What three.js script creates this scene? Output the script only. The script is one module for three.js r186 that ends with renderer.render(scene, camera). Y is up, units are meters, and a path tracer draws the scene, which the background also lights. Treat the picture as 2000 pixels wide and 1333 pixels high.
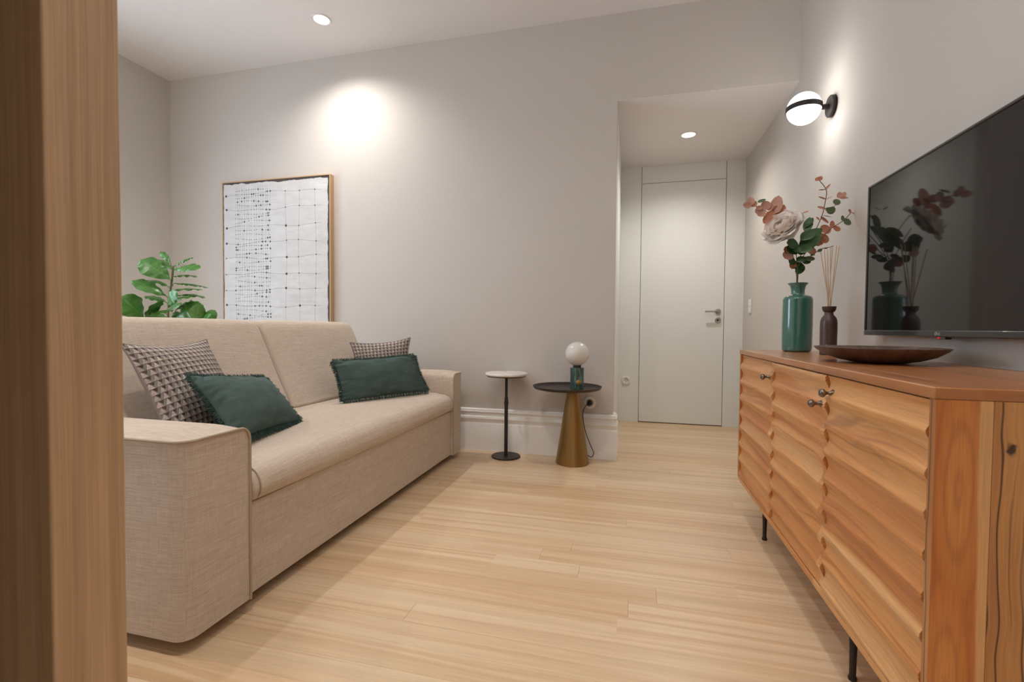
import * as THREE from 'three';
import { RectAreaLightUniformsLib } from 'three/addons/lights/RectAreaLightUniformsLib.js';
import { RoundedBoxGeometry } from 'three/addons/geometries/RoundedBoxGeometry.js';
import { mergeGeometries, mergeVertices, toCreasedNormals } from 'three/addons/utils/BufferGeometryUtils.js';
import { FontLoader } from 'three/addons/loaders/FontLoader.js';
import { TextGeometry } from 'three/addons/geometries/TextGeometry.js';

// ---------------------------------------------------------------- camera, sky, exposure
const scene = new THREE.Scene();
const renderer = new THREE.WebGLRenderer({ antialias: true });
renderer.toneMapping = THREE.LinearToneMapping;
renderer.toneMappingExposure = 1.43;
renderer.shadowMap.enabled = true;
RectAreaLightUniformsLib.init();

const camera = new THREE.PerspectiveCamera(71.8, 2000 / 1333, 0.05, 60);
camera.rotation.order = 'YXZ';
camera.rotation.set(-0.02824, 0.24802, 0.00837);
camera.position.set(0, 0.9, 0);
camera.focus = 2.1;
camera.userData.fStop = 5;
camera.updateMatrixWorld(true);
scene.add(camera);

scene.background = new THREE.Color().setRGB(3.2, 4.0, 4.8);          // overcast daylight outside the balcony door

const LAMP = new THREE.Color().setRGB(1.0, 0.96, 0.915);
const SPOT = 5.2;                                                        // candela of one ceiling downlight
// [x, ceiling height, z, share of SPOT, half angle of the beam, softness of its edge]
const CEIL = 3.02, HALL = 2.44;
const DOWNLIGHTS = [
  [-2.11, CEIL, -2.89, 1.0, 1.25, 0.9], [-3.3, CEIL, -0.78, 1.0], [-2.11, CEIL, -0.78, 0.2], [-0.77, CEIL, -0.78, 0.72], [0.3, CEIL, -0.78, 0.45],
  [0.86, CEIL, 3.3, 0.9], [0.06, CEIL, 1.9, 2.2], [0.414, HALL, -4.0, 0.62, 1.3, 1],
];
const daylight = new THREE.RectAreaLight(new THREE.Color().setRGB(0.72, 0.86, 1), 0.5, 1.1, 2.1);
daylight.position.set(-3.9, 1.2, -1.75);
daylight.rotation.y = -Math.PI / 2;
daylight.name = 'balcony_daylight';
scene.add(daylight);

// ---------------------------------------------------------------- helpers
const V = (x, y, z) => new THREE.Vector3(x, y, z);
let seed = 12345;
const rnd = () => { seed = (seed * 1664525 + 1013904223) >>> 0; return seed / 4294967296; };
const rr = (a, b) => a + (b - a) * rnd();
function hash(x, y, s) {
  let h = Math.imul(x, 374761393) ^ Math.imul(y, 668265263) ^ Math.imul(s, 2147483647 ^ 0x5bd1e995);
  h = Math.imul(h ^ (h >>> 13), 1274126177); h ^= h >>> 16;
  return (h >>> 0) / 4294967296;
}
function noise(x, y, s = 1) {
  const xi = Math.floor(x), yi = Math.floor(y); let fx = x - xi, fy = y - yi;
  fx = fx * fx * (3 - 2 * fx); fy = fy * fy * (3 - 2 * fy);
  const a = hash(xi, yi, s), b = hash(xi + 1, yi, s), c = hash(xi, yi + 1, s), d = hash(xi + 1, yi + 1, s);
  return a + (b - a) * fx + (c - a) * fy + (a - b - c + d) * fx * fy;
}
function fbm(x, y, o, s) { let v = 0, a = 0.5; for (let i = 0; i < o; i++) { v += a * noise(x, y, s + i); x *= 2.03; y *= 2.03; a *= 0.5; } return v; }
const mix = (a, b, t) => a + (b - a) * t;
const mix3 = (a, b, t) => [mix(a[0], b[0], t), mix(a[1], b[1], t), mix(a[2], b[2], t)];
const sst = (a, b, x) => { const t = Math.min(1, Math.max(0, (x - a) / (b - a))); return t * t * (3 - 2 * t); };
function dataTex(w, h, fn, srgb = true) {
  const d = new Uint8Array(w * h * 4);
  for (let j = 0; j < h; j++) for (let i = 0; i < w; i++) {
    const c = fn(i, j), k = (j * w + i) * 4;
    if (typeof c === 'number') { d[k] = d[k + 1] = d[k + 2] = Math.max(0, Math.min(255, c)); } else { for (let q = 0; q < 3; q++) d[k + q] = Math.max(0, Math.min(255, c[q])); }
    d[k + 3] = 255;
  }
  const t = new THREE.DataTexture(d, w, h, THREE.RGBAFormat);
  t.wrapS = t.wrapT = THREE.RepeatWrapping; t.magFilter = THREE.LinearFilter; t.minFilter = THREE.LinearMipmapLinearFilter; t.generateMipmaps = true;
  if (srgb) t.colorSpace = THREE.SRGBColorSpace;
  t.needsUpdate = true;
  return t;
}
function canvasTex(w, h, draw) {
  const c = document.createElement('canvas'); c.width = w; c.height = h; draw(c.getContext('2d'), w, h);
  const t = new THREE.CanvasTexture(c); t.colorSpace = THREE.SRGBColorSpace; t.magFilter = THREE.LinearFilter; return t;
}
const std = (o) => new THREE.MeshStandardMaterial(o);
const phy = (o) => new THREE.MeshPhysicalMaterial(o);
const names = {};
function numbered(n) { const k = names[n] = (names[n] ?? -1) + 1; return k ? `${n}_${String(k).padStart(3, '0')}` : n; }
function mesh(name, geo, mat, parent = scene) {
  const m = new THREE.Mesh(Array.isArray(geo) ? mergeGeometries(geo.map(g => strip(g))) : geo, mat);
  m.name = parent === scene ? numbered(name) : name; m.castShadow = m.receiveShadow = true; parent.add(m); return m;
}
function strip(g) { g = g.index ? g.toNonIndexed() : g; for (const k of Object.keys(g.attributes)) if (!['position', 'normal', 'uv'].includes(k)) g.deleteAttribute(k); return g; }
function tag(o, label, category, group, kind) { o.userData.label = label; o.userData.category = category; if (group) o.userData.group = group; if (kind) o.userData.kind = kind; return o; }
function thing(name, label, category, pos = [0, 0, 0], group) {
  const o = new THREE.Group(); o.name = numbered(name); o.position.set(...pos); scene.add(o); return tag(o, label, category, group);
}
const structure = (o, label, category) => tag(o, label, category, null, 'structure');
function box(x0, x1, y0, y1, z0, z1) { const g = new THREE.BoxGeometry(x1 - x0, y1 - y0, z1 - z0); g.translate((x0 + x1) / 2, (y0 + y1) / 2, (z0 + z1) / 2); return metric(g); }
function rbox(x0, x1, y0, y1, z0, z1, r = 0.005, s = 3) { const g = new RoundedBoxGeometry(x1 - x0, y1 - y0, z1 - z0, s, r); g.translate((x0 + x1) / 2, (y0 + y1) / 2, (z0 + z1) / 2); return metric(g); }
// texture coordinates in metres, by the way each face points; along = axis the grain follows
function metric(g, along = null, off = [0, 0], scale = [1, 1]) {
  g = g.index ? g.toNonIndexed() : g;
  const p = g.attributes.position, uv = new Float32Array(p.count * 2);
  const a = V(), b = V(), c = V(), n = V();
  for (let i = 0; i < p.count; i += 3) {
    a.fromBufferAttribute(p, i); b.fromBufferAttribute(p, i + 1); c.fromBufferAttribute(p, i + 2);
    n.copy(b).sub(a).cross(c.clone().sub(a));
    const ax = Math.abs(n.x), ay = Math.abs(n.y), az = Math.abs(n.z);
    let U, W; if (ax >= ay && ax >= az) [U, W] = ['z', 'y']; else if (ay >= az) [U, W] = ['x', 'z']; else [U, W] = ['x', 'y'];
    if (along && W === along) [U, W] = [W, U];
    [a, b, c].forEach((q, k) => { uv[(i + k) * 2] = (q[U] + off[0]) * scale[0]; uv[(i + k) * 2 + 1] = (q[W] + off[1]) * scale[1]; });
  }
  g.setAttribute('uv', new THREE.BufferAttribute(uv, 2));
  return g;
}
function cyl(r0, r1, h, seg = 32, x = 0, y = 0, z = 0) { const g = new THREE.CylinderGeometry(r1, r0, h, seg); g.translate(x, y + h / 2, z); return g; }
function lathe(pts, seg = 48) { return new THREE.LatheGeometry(pts.map(p => new THREE.Vector2(p[0], p[1])), seg); }
function tube(pts, r, seg = 24, rad = 8, closed = false) { return new THREE.TubeGeometry(new THREE.CatmullRomCurve3(pts, closed, 'centripetal'), seg, r, rad, closed); }
// skin over a list of closed rings (arrays of Vector3), with end caps
function loft(rings, caps = true) {
  const n = rings[0].length, pos = [], uv = [], idx = [];
  let vv = 0;
  rings.forEach((r, k) => {
    if (k) vv += r[0].distanceTo(rings[k - 1][0]);
    let uu = 0;
    for (let i = 0; i <= n; i++) { const q = r[i % n]; if (i) uu += q.distanceTo(r[i - 1]); pos.push(q.x, q.y, q.z); uv.push(vv, uu); }
  });
  for (let k = 0; k < rings.length - 1; k++) for (let i = 0; i < n; i++) {
    const a = k * (n + 1) + i, b = a + 1, c = a + n + 1, d = c + 1; idx.push(a, c, b, b, c, d);
  }
  if (caps) for (const [k, flip] of [[0, false], [rings.length - 1, true]]) {
    const r = rings[k], m = r.reduce((s, q) => s.add(q), V()).divideScalar(n), base = pos.length / 3;
    pos.push(m.x, m.y, m.z); uv.push(m.x, m.y);
    for (const q of r) { pos.push(q.x, q.y, q.z); uv.push(q.x, q.y); }
    for (let i = 0; i < n; i++) { const a = base + 1 + i, b = base + 1 + (i + 1) % n; flip ? idx.push(base, b, a) : idx.push(base, a, b); }
  }
  const g = new THREE.BufferGeometry();
  g.setAttribute('position', new THREE.Float32BufferAttribute(pos, 3)); g.setAttribute('uv', new THREE.Float32BufferAttribute(uv, 2)); g.setIndex(idx);
  g.computeVertexNormals();
  return g;
}
// a pixel of the 2000 x 1333 photograph and a depth along the lens axis -> a point of the room
const FPX = 666.5 / Math.tan(THREE.MathUtils.degToRad(71.8 / 2));
function at(u, v, depth) { return V((u - 1000) / FPX * depth, (666.5 - v) / FPX * depth, -depth).applyMatrix4(camera.matrixWorld); }

// ---------------------------------------------------------------- surfaces
const M = {};
const wallTex = dataTex(256, 256, (i, j) => 128 + 60 * (fbm(i / 9, j / 9, 3, 3) - 0.45) + 30 * (hash(i, j, 5) - 0.5), false);
M.wall = std({ color: new THREE.Color().setRGB(0.58, 0.54, 0.5), roughness: 0.9, bumpMap: wallTex, bumpScale: 0.0004 });
M.ceiling = std({ color: new THREE.Color().setRGB(0.77, 0.725, 0.705), roughness: 0.95 });
M.white = std({ color: new THREE.Color().setRGB(0.77, 0.78, 0.75), roughness: 0.45 });
M.baseboard = std({ color: new THREE.Color().setRGB(0.84, 0.82, 0.79), roughness: 0.3 });
M.dark = std({ color: new THREE.Color().setRGB(0.02, 0.018, 0.017), roughness: 0.7 });
M.blackMetal = std({ color: new THREE.Color().setRGB(0.045, 0.04, 0.04), roughness: 0.45, metalness: 0.6 });
M.steel = std({ color: new THREE.Color().setRGB(0.45, 0.43, 0.4), roughness: 0.32, metalness: 1 });
M.plastic = std({ color: new THREE.Color().setRGB(0.78, 0.76, 0.71), roughness: 0.35 });
M.glass = phy({ color: 0xffffff, transmission: 1, thickness: 0, roughness: 0.02, ior: 1.5 });

// pale oak boards
const floorMap = dataTex(2048, 1024, (i, j) => {
  const x = i / 2048 * 2.4, y = j / 1024 * 1.2;                          // metres
  const w = 0.02 * (fbm(x * 1.1, y * 5, 3, 11) - 0.45);
  const band = fbm(x * 0.5, (y + w) * 26, 3, 21), fine = noise(x * 5, (y + w) * 260, 31), ray = noise(x * 26, y * 620, 41);
  const streak = sst(0.58, 0.8, noise(x * 0.9 + 7, (y + w * 2) * 75, 51));
  let c = mix3([217, 188, 151], [229, 203, 169], sst(0.25, 0.62, band));
  c = mix3(c, [204, 164, 122], 0.42 * streak);
  const k = 1 + 0.05 * (fine - 0.5) + 0.04 * (ray - 0.5);
  return [c[0] * k, c[1] * k, c[2] * k];
});
floorMap.repeat.set(1 / 2.4, 1 / 1.2);
const plankTints = [[1, 1, 1], [0.97, 0.955, 0.93], [1.02, 1.02, 1.02], [0.97, 0.92, 0.87], [1, 0.98, 0.95], [0.95, 0.91, 0.86]];
M.planks = plankTints.map(t => phy({ color: new THREE.Color().setRGB(...t.map(v => Math.min(1, v * 0.94))), map: floorMap, roughness: 0.36, clearcoat: 0.25, clearcoatRoughness: 0.3 }));

// brown timber of the door lining
const jambMap = dataTex(512, 1024, (i, j) => {
  const x = i / 512 * 0.3, y = j / 1024 * 1.5;
  const w = 0.012 * (fbm(x * 6, y * 1.5, 3, 61) - 0.45);
  const b = 0.25 + 0.5 * fbm((x + w) * 60, y * 0.9, 3, 71), f = noise((x + w) * 700, y * 8, 81);
  const c = mix3([178, 147, 115], [208, 177, 141], sst(0.25, 0.65, b)), k = 1 + 0.1 * (f - 0.5);
  return [c[0] * k, c[1] * k, c[2] * k];
});
jambMap.repeat.set(1 / 0.3, 1 / 1.5);
M.jamb = std({ map: jambMap, roughness: 0.5 });

// reddish acacia of the sideboard
function acacia(x, y, s, tone) {                                          // x along the grain, metres
  const w = 0.07 * (fbm(x * 1.5 + s, y * 5, 3, s) - 0.45) + 0.022 * (fbm(x * 6, y * 10 + s, 2, s + 9) - 0.4);
  const yy = y + w;
  const ring = 0.5 + 0.5 * Math.sin(6.2832 * (yy * 34 + 1.3 * noise(x * 1.6, yy * 16, s + 3)));
  const broad = fbm(x * 0.8 + 3, yy * 13, 3, s + 5), fib = noise(x * 14, yy * 520, s + 7), pore = noise(x * 36, yy * 950, s + 8);
  let c = mix3([196, 127, 71], [219, 160, 100], sst(0.25, 0.65, broad + tone));
  c = mix3(c, [166, 104, 60], 0.5 * Math.pow(ring, 6) * sst(0.3, 0.6, noise(x * 1.1 + s, y * 9, s + 21)));
  c = mix3(c, [230, 188, 138], 0.5 * sst(0.62, 0.78, noise(x * 0.7 + s, yy * 17, s + 13)));
  c = mix3(c, [196, 122, 84], 0.3 * sst(0.5, 0.75, fbm(x * 2.2, y * 7, 2, s + 19)));
  const vein = noise(x * 0.8 + 5, yy * 20, s + 15);
  c = mix3(c, [112, 74, 50], 0.62 * (1 - sst(0.0, 0.018, Math.abs(vein - 0.56))) * sst(0.56, 0.68, noise(x * 1.3, y * 5 + s, s + 17)));
  const k = 1 + 0.09 * (fib - 0.5) + 0.05 * (pore - 0.5);
  return [c[0] * k, c[1] * k, c[2] * k];
}
const doorMap = dataTex(2048, 1024, (i, j) => {                           // 1.6 m x 0.8 m
  const x = i / 2048 * 1.6, y = j / 1024 * 0.8, d = Math.min(2, Math.floor(x / 0.525));
  const cuts = [[0.18, 0.4, 0.62, 0.705], [0.22, 0.44, 0.56, 0.67], [0.13, 0.33, 0.55, 0.64]][d];
  let b = 0; while (b < 4 && y + 0.02 * (x - d * 0.525) > cuts[b]) b++;
  const s = 100 + d * 31 + b * 7, tone = [0.02, -0.06, 0.06, -0.02, 0.1][(b + d * 2) % 5];
  let c = acacia(x, y, s, tone);
  if (d === 2 && b === 2) c = mix3(c, [128, 88, 58], 0.45 * sst(0.5, 0.75, fbm(x * 5, y * 30 + 4 * noise(x * 6, y * 8, 4), 3, 77)) * sst(1.55, 1.2, x));
  if (d === 0 && b >= 3) c = mix3(c, [176, 136, 98], 0.4);
  return c;
});
doorMap.repeat.set(1 / 1.6, 1 / 0.8);
M.door = phy({ map: doorMap, roughness: 0.42, clearcoat: 0.15, clearcoatRoughness: 0.35 });
const topMap = dataTex(2048, 512, (i, j) => {                             // 1.6 m x 0.5 m
  const x = i / 2048 * 1.6, y = j / 512 * 0.5, b = Math.floor(y / 0.11);
  return mix3(acacia(x, y, 300 + b * 11, [0, -0.1, 0.06, -0.04, 0][b % 5]), [132, 84, 54], 0.3 + 0.35 * sst(0.45, 0.7, fbm(x * 2.1, y * 26, 3, 333)));
});
topMap.repeat.set(1 / 1.6, 1 / 0.5);
M.top = phy({ map: topMap, roughness: 0.3, clearcoat: 0.3, clearcoatRoughness: 0.2 });
// end boards: a flame-figured board with a pale sapwood edge, then boards with dark wandering veins
const endMap = dataTex(1024, 1024, (i, j) => {                            // 0.5 m across x 0.7 m up
  const x = i / 1024 * 0.5, y = j / 1024 * 0.7;
  if (x < 0.085) {
    const cx = 0.034 + 0.006 * noise(y * 7, 1, 401), e = Math.min(Math.hypot((x - cx) / 0.03, (y - 0.47) / 0.17), Math.hypot((x - cx + 0.012) / 0.03, (y - 0.1) / 0.2) + 0.1) + 0.25 * (fbm(x * 30, y * 9, 2, 403) - 0.4);
    const ring = Math.pow(0.5 + 0.5 * Math.sin(e * 11), 3), fib = noise(x * 700, y * 22, 405);
    let c = mix3([214, 142, 76], [198, 117, 54], sst(0.3, 1.6, e));
    c = mix3(c, [166, 98, 56], 0.4 * ring);
    const edge = x + 0.008 * (fbm(y * 4, 2, 2, 407) - 0.4) - 0.012 * (1 - y / 0.7);
    c = mix3(c, [226, 178, 122], 0.85 * sst(0.058, 0.064, edge));
    const k = 1 + 0.1 * (fib - 0.5); return [c[0] * k, c[1] * k, c[2] * k];
  }
  const s = 420 + Math.floor((x - 0.085) / 0.16) * 13;
  const w = 0.03 * (fbm(y * 3.2 + s, x * 5, 3, s) - 0.45) + 0.006 * (noise(y * 16, x * 9, s + 1) - 0.5);
  const kx = Math.hypot((x - 0.118) / 0.02, (y - 0.545) / 0.035), xx = x + w - 0.007 * Math.exp(-kx * kx);
  const broad = fbm(xx * 26, y * 1.6, 3, s + 3), fib = noise(xx * 620, y * 16, s + 5);
  let c = mix3([172, 115, 66], [203, 146, 88], sst(0.25, 0.65, broad));
  const q = (xx * 56) % 1, vein = 1 - sst(0.03, 0.11, Math.abs(q - 0.5));
  c = mix3(c, [66, 44, 33], 0.8 * vein * sst(0.25, 0.5, noise((xx * 56 | 0) * 1.7, y * 3, s + 7)));
  c = mix3(c, [52, 36, 28], 0.85 * (1 - sst(0.3, 0.85, Math.hypot((x - 0.112) / 0.011, (y - 0.548) / 0.018) + 0.4 * (noise(x * 200, y * 200, 9) - 0.5))));
  const k = 1 + 0.12 * (fib - 0.5); return [c[0] * k, c[1] * k, c[2] * k];
});
endMap.repeat.set(1 / 0.5, 1 / 0.7);
M.end = phy({ map: endMap, roughness: 0.4, clearcoat: 0.15, clearcoatRoughness: 0.35 });

// oatmeal linen with slubs
const weave = (i, j) => {
  const h = noise(i / 46, j / 2.1, 501) * 0.55 + noise(i / 150, j / 3.4, 503) * 0.35, v = noise(i / 2.1, j / 46, 505) * 0.4;
  return h + v + 0.25 * ((i % 3 === 0) !== (j % 3 === 0) ? 1 : 0) + 0.18 * hash(i, j, 507);
};
const linenMap = dataTex(1024, 1024, (i, j) => { const t = weave(i, j) / 1.7, c = mix3([186, 169, 152], [217, 203, 187], sst(0.12, 0.85, t)); return c; });
const linenBump = dataTex(1024, 1024, (i, j) => 255 * Math.min(1, weave(i, j) / 1.7), false);
for (const t of [linenMap, linenBump]) t.repeat.set(1 / 0.62, 1 / 0.62);
M.linen = phy({ map: linenMap, bumpMap: linenBump, bumpScale: 0.0006, roughness: 0.95, sheen: 0.25, sheenRoughness: 0.6, sheenColor: new THREE.Color(0.9, 0.85, 0.78) });
M.piping = std({ color: new THREE.Color().setRGB(0.44, 0.355, 0.255), roughness: 0.9 });

// printed triangles on the square cushions
const triMap = canvasTex(1024, 1024, (c, w, h) => {
  const N = 12, s = w / N;
  c.fillStyle = '#85807a'; c.fillRect(0, 0, w, h);
  for (let r = 0; r < N; r++) for (let q = 0; q < N; q++) {
    const x = q * s, y = r * s, k = hash(q, r, 601);
    c.fillStyle = ['#c3b1a6', '#cfbfb4', '#b7a69c', '#c9b3ac'][Math.floor(k * 4)]; c.beginPath(); c.moveTo(x + s * 0.04, y + s * 0.96); c.lineTo(x + s * 0.42, y + s * 0.12); c.lineTo(x + s * 0.8, y + s * 0.96); c.fill();
    c.fillStyle = ['#4a3430', '#5a3d37', '#3c2e2c', '#54453f'][Math.floor(hash(q, r, 603) * 4)]; c.beginPath(); c.moveTo(x + s * 0.45, y + s * 0.06); c.lineTo(x + s * 1.02, y + s * 0.06); c.lineTo(x + s * 0.8, y + s * 0.62); c.fill();
    c.fillStyle = ['#8e8f88', '#a0938b', '#7b7f78'][Math.floor(hash(q, r, 605) * 3)]; c.beginPath(); c.moveTo(x + s * 0.82, y + s * 0.95); c.lineTo(x + s, y + s * 0.3); c.lineTo(x + s, y + s * 0.95); c.fill();
    c.fillStyle = 'rgba(70,58,54,.55)'; for (let m = 0; m < 5; m++) c.fillRect(x + s * (0.1 + 0.6 * hash(q + m, r, 607)), y + s * (0.5 + 0.4 * hash(q, r + m, 609)), s * 0.16, s * 0.04);
    c.fillStyle = '#5d5450'; c.fillRect(x, y, s, s * 0.05);
  }
});
triMap.wrapS = triMap.wrapT = THREE.RepeatWrapping; triMap.repeat.set(1 / 0.285, 1 / 0.285); triMap.rotation = 0.03;
M.triangles = std({ map: triMap, roughness: 0.9, bumpMap: linenBump, bumpScale: 0.0008 });
M.cushionBack = std({ color: new THREE.Color().setRGB(0.27, 0.225, 0.205), roughness: 0.95 });
const velvetMap = dataTex(256, 256, (i, j) => { const k = 0.85 + 0.3 * fbm(i / 40, j / 14, 3, 701) + 0.08 * (hash(i, j, 3) - 0.5); return [70 * k, 91 * k, 87 * k]; });
velvetMap.repeat.set(3, 3);
M.velvet = phy({ map: velvetMap, roughness: 0.85, sheen: 0.7, sheenRoughness: 0.4, sheenColor: new THREE.Color().setRGB(0.26, 0.4, 0.38) });
M.fringe = phy({ color: new THREE.Color().setRGB(0.042, 0.088, 0.078), roughness: 0.95, sheen: 0.4, sheenColor: new THREE.Color().setRGB(0.2, 0.3, 0.26) });

console.log('materials');
// ---------------------------------------------------------------- the room
const X0 = -3.93, XR = 0.985, ZB = -3.3, ZH = -4.69, ZR = 4.0, XO = -0.115;
const PZ0 = -0.57, PZ1 = -0.47, XJ = -0.776;                               // partition with the timber lining

// floor: a screed with boards laid across the room
{
  const floor = new THREE.Group(); floor.name = 'floor'; scene.add(floor);
  structure(floor, 'pale oak plank floor with boards running across the room', 'floor');
  mesh('screed', box(X0 - 0.1, XR + 0.1, -0.12, -0.018, ZH - 0.2, ZR + 0.1), M.wall, floor);
  const W = 0.097;
  let row = 0;
  for (let z = ZH - W; z < 0.1; z += W, row++) {
    const xa = z + W < ZB - 0.1 ? XO - 0.02 : X0, xb = XR;
    let x = xa - rr(0, 1.3);
    while (x < xb) {
      const L = rr(1.7, 2.8), a = Math.max(x, xa), b = Math.min(x + L, xb);
      if (b - a > 0.02) {
        const c = 0.0006, y = 0, e = 0.0002;
        const top = [V(a + c, y, z + c), V(b - c, y, z + c), V(b - c, y, z + W - c), V(a + c, y, z + W - c)];
        const mid = [V(a + e, -c, z + e), V(b - e, -c, z + e), V(b - e, -c, z + W - e), V(a + e, -c, z + W - e)];
        const low = mid.map(q => V(q.x, -0.018, q.z));
        const pos = []; const quad = (p, q, r, s) => { for (const t of [p, q, r, p, r, s]) pos.push(t.x, t.y, t.z); };
        quad(top[3], top[2], top[1], top[0]);
        for (let k = 0; k < 4; k++) { const n = (k + 1) % 4; quad(top[k], top[n], mid[n], mid[k]); quad(mid[k], mid[n], low[n], low[k]); }
        let g = new THREE.BufferGeometry(); g.setAttribute('position', new THREE.Float32BufferAttribute(pos, 3)); g = metric(g, 'x', [rnd() * 7, rnd() * 5]); g.computeVertexNormals();
        mesh('plank', g, M.planks[Math.floor(Math.pow(rnd(), 1.3) * 6)], floor);
      }
      x += L;
    }
  }
  mesh('floor_beyond', box(X0, XR, -0.018, 0, 0.1 + 0.08, ZR), M.planks[0], floor);
}
// walls, all with thickness
structure(mesh('wall_back', [box(X0 - 0.1, XO, 0, CEIL, ZB - 0.12, ZB), box(XO, XR, HALL + 0.004, CEIL, ZB - 0.12, ZB)], M.wall), 'greige painted back wall with opening to the small hall', 'wall');
structure(mesh('wall_right', box(XR, XR + 0.12, 0, CEIL, ZH - 0.12, ZR + 0.1), M.wall), 'greige painted wall behind the television and the sideboard', 'wall');
const WZ0 = -2.35, WZ1 = -1.15, WY = 2.3;
structure(mesh('wall_left', [box(X0 - 0.12, X0, 0, CEIL, ZB, WZ0), box(X0 - 0.12, X0, 0, CEIL, WZ1, ZR + 0.1), box(X0 - 0.12, X0, WY, CEIL, WZ0, WZ1)], M.wall), 'greige painted wall beside the tall potted fig', 'wall');
structure(mesh('wall_rear', box(X0 - 0.12, XR + 0.12, 0, CEIL, ZR, ZR + 0.12), M.wall), 'greige painted wall closing the space behind the doorway', 'wall');
structure(mesh('wall_partition', [box(X0, XJ - 0.16, 0, CEIL, PZ0 + 0.004, PZ1 - 0.004), box(XJ - 0.16, XR, 2.2, CEIL, PZ0 + 0.004, PZ1 - 0.004)], M.ceiling), 'partition wall that carries the timber door lining', 'wall');
structure(mesh('wall_corridor', box(-0.35, -0.25, 0, CEIL, 0.89, ZR), M.wall), 'side wall of the corridor leading to the doorway', 'wall');
structure(mesh('wall_hall', box(XO - 0.1, XO, 0, HALL, ZH - 0.1, ZB - 0.12), M.white), 'white side wall of the small hall', 'wall');
structure(mesh('ceiling', box(X0 - 0.12, XR + 0.12, CEIL, CEIL + 0.1, ZB - 0.12, ZR + 0.12), M.ceiling), 'flat white ceiling with round recessed downlights', 'ceiling');
structure(mesh('ceiling_hall', [box(XO - 0.1, XR + 0.1, HALL, HALL + 0.1, ZH - 0.12, ZB - 0.121), box(XO, XR, HALL, HALL + 0.003, ZB - 0.121, ZB - 0.0005)], M.ceiling), 'lower white ceiling of the small hall', 'ceiling');
// timber lining of the doorway
{
  const t = new THREE.Group(); t.name = 'trim_1'; scene.add(t); structure(t, 'brown timber door lining standing before the sofa arm', 'door lining');
  mesh('jamb', metric(new RoundedBoxGeometry(0.16, 2.2, PZ1 - PZ0, 4, 0.004).translate(XJ - 0.08, 1.1, (PZ0 + PZ1) / 2), null, [0.37, 0]), M.jamb, t);
  mesh('head', rbox(XJ + 0.0005, XR, 2.18, 2.2, PZ0 - 0.003, PZ1 + 0.003, 0.003), M.jamb, t);
}
// balcony door in the left wall, hidden from here, mirrored in the vase
{
  const w = new THREE.Group(); w.name = 'window_1'; scene.add(w); structure(w, 'tall glazed balcony door in the wall behind the sofa', 'window');
  const x = X0 - 0.06;
  mesh('frame', [box(x - 0.03, x + 0.03, 0, WY, WZ0, WZ0 + 0.06), box(x - 0.03, x + 0.03, 0, WY, WZ1 - 0.06, WZ1), box(x - 0.03, x + 0.03, WY - 0.06, WY, WZ0, WZ1), box(x - 0.03, x + 0.03, 0, 0.1, WZ0, WZ1), box(x - 0.03, x + 0.03, 0, WY, -1.78, -1.72)], M.white, w);
  mesh('pane', box(x - 0.002, x + 0.002, 0.1, WY - 0.06, WZ0 + 0.06, -1.78), M.glass, w);
  mesh('pane', box(x - 0.002, x + 0.002, 0.1, WY - 0.06, -1.72, WZ1 - 0.06), M.glass, w);
}
// moulded baseboard along the back wall, returned round the corner of the opening
{
  const prof = [[0, 0], [0.032, 0], [0.032, 0.195], [0.030, 0.2], [0.026, 0.206], [0.028, 0.222], [0.034, 0.234], [0.030, 0.248], [0.020, 0.256], [0.017, 0.268], [0.021, 0.276], [0.028, 0.279], [0.028, 0.287], [0.020, 0.291], [0.020, 0.298], [0.012, 0.305], [0, 0.306]];
  const ring = (x, z, nx, nz) => prof.map(([d, y]) => V(x + nx * d, y, z + nz * d));
  const g = loft([ring(X0, ZB, 0, 1), ring(XO, ZB, 1, 1), ring(XO, ZB - 0.12, 1, 0)]);
  structure(mesh('baseboard_back', toCreasedNormals(g, 0.5), M.baseboard), 'tall moulded white baseboard behind the two side tables', 'baseboard');
}
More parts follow.
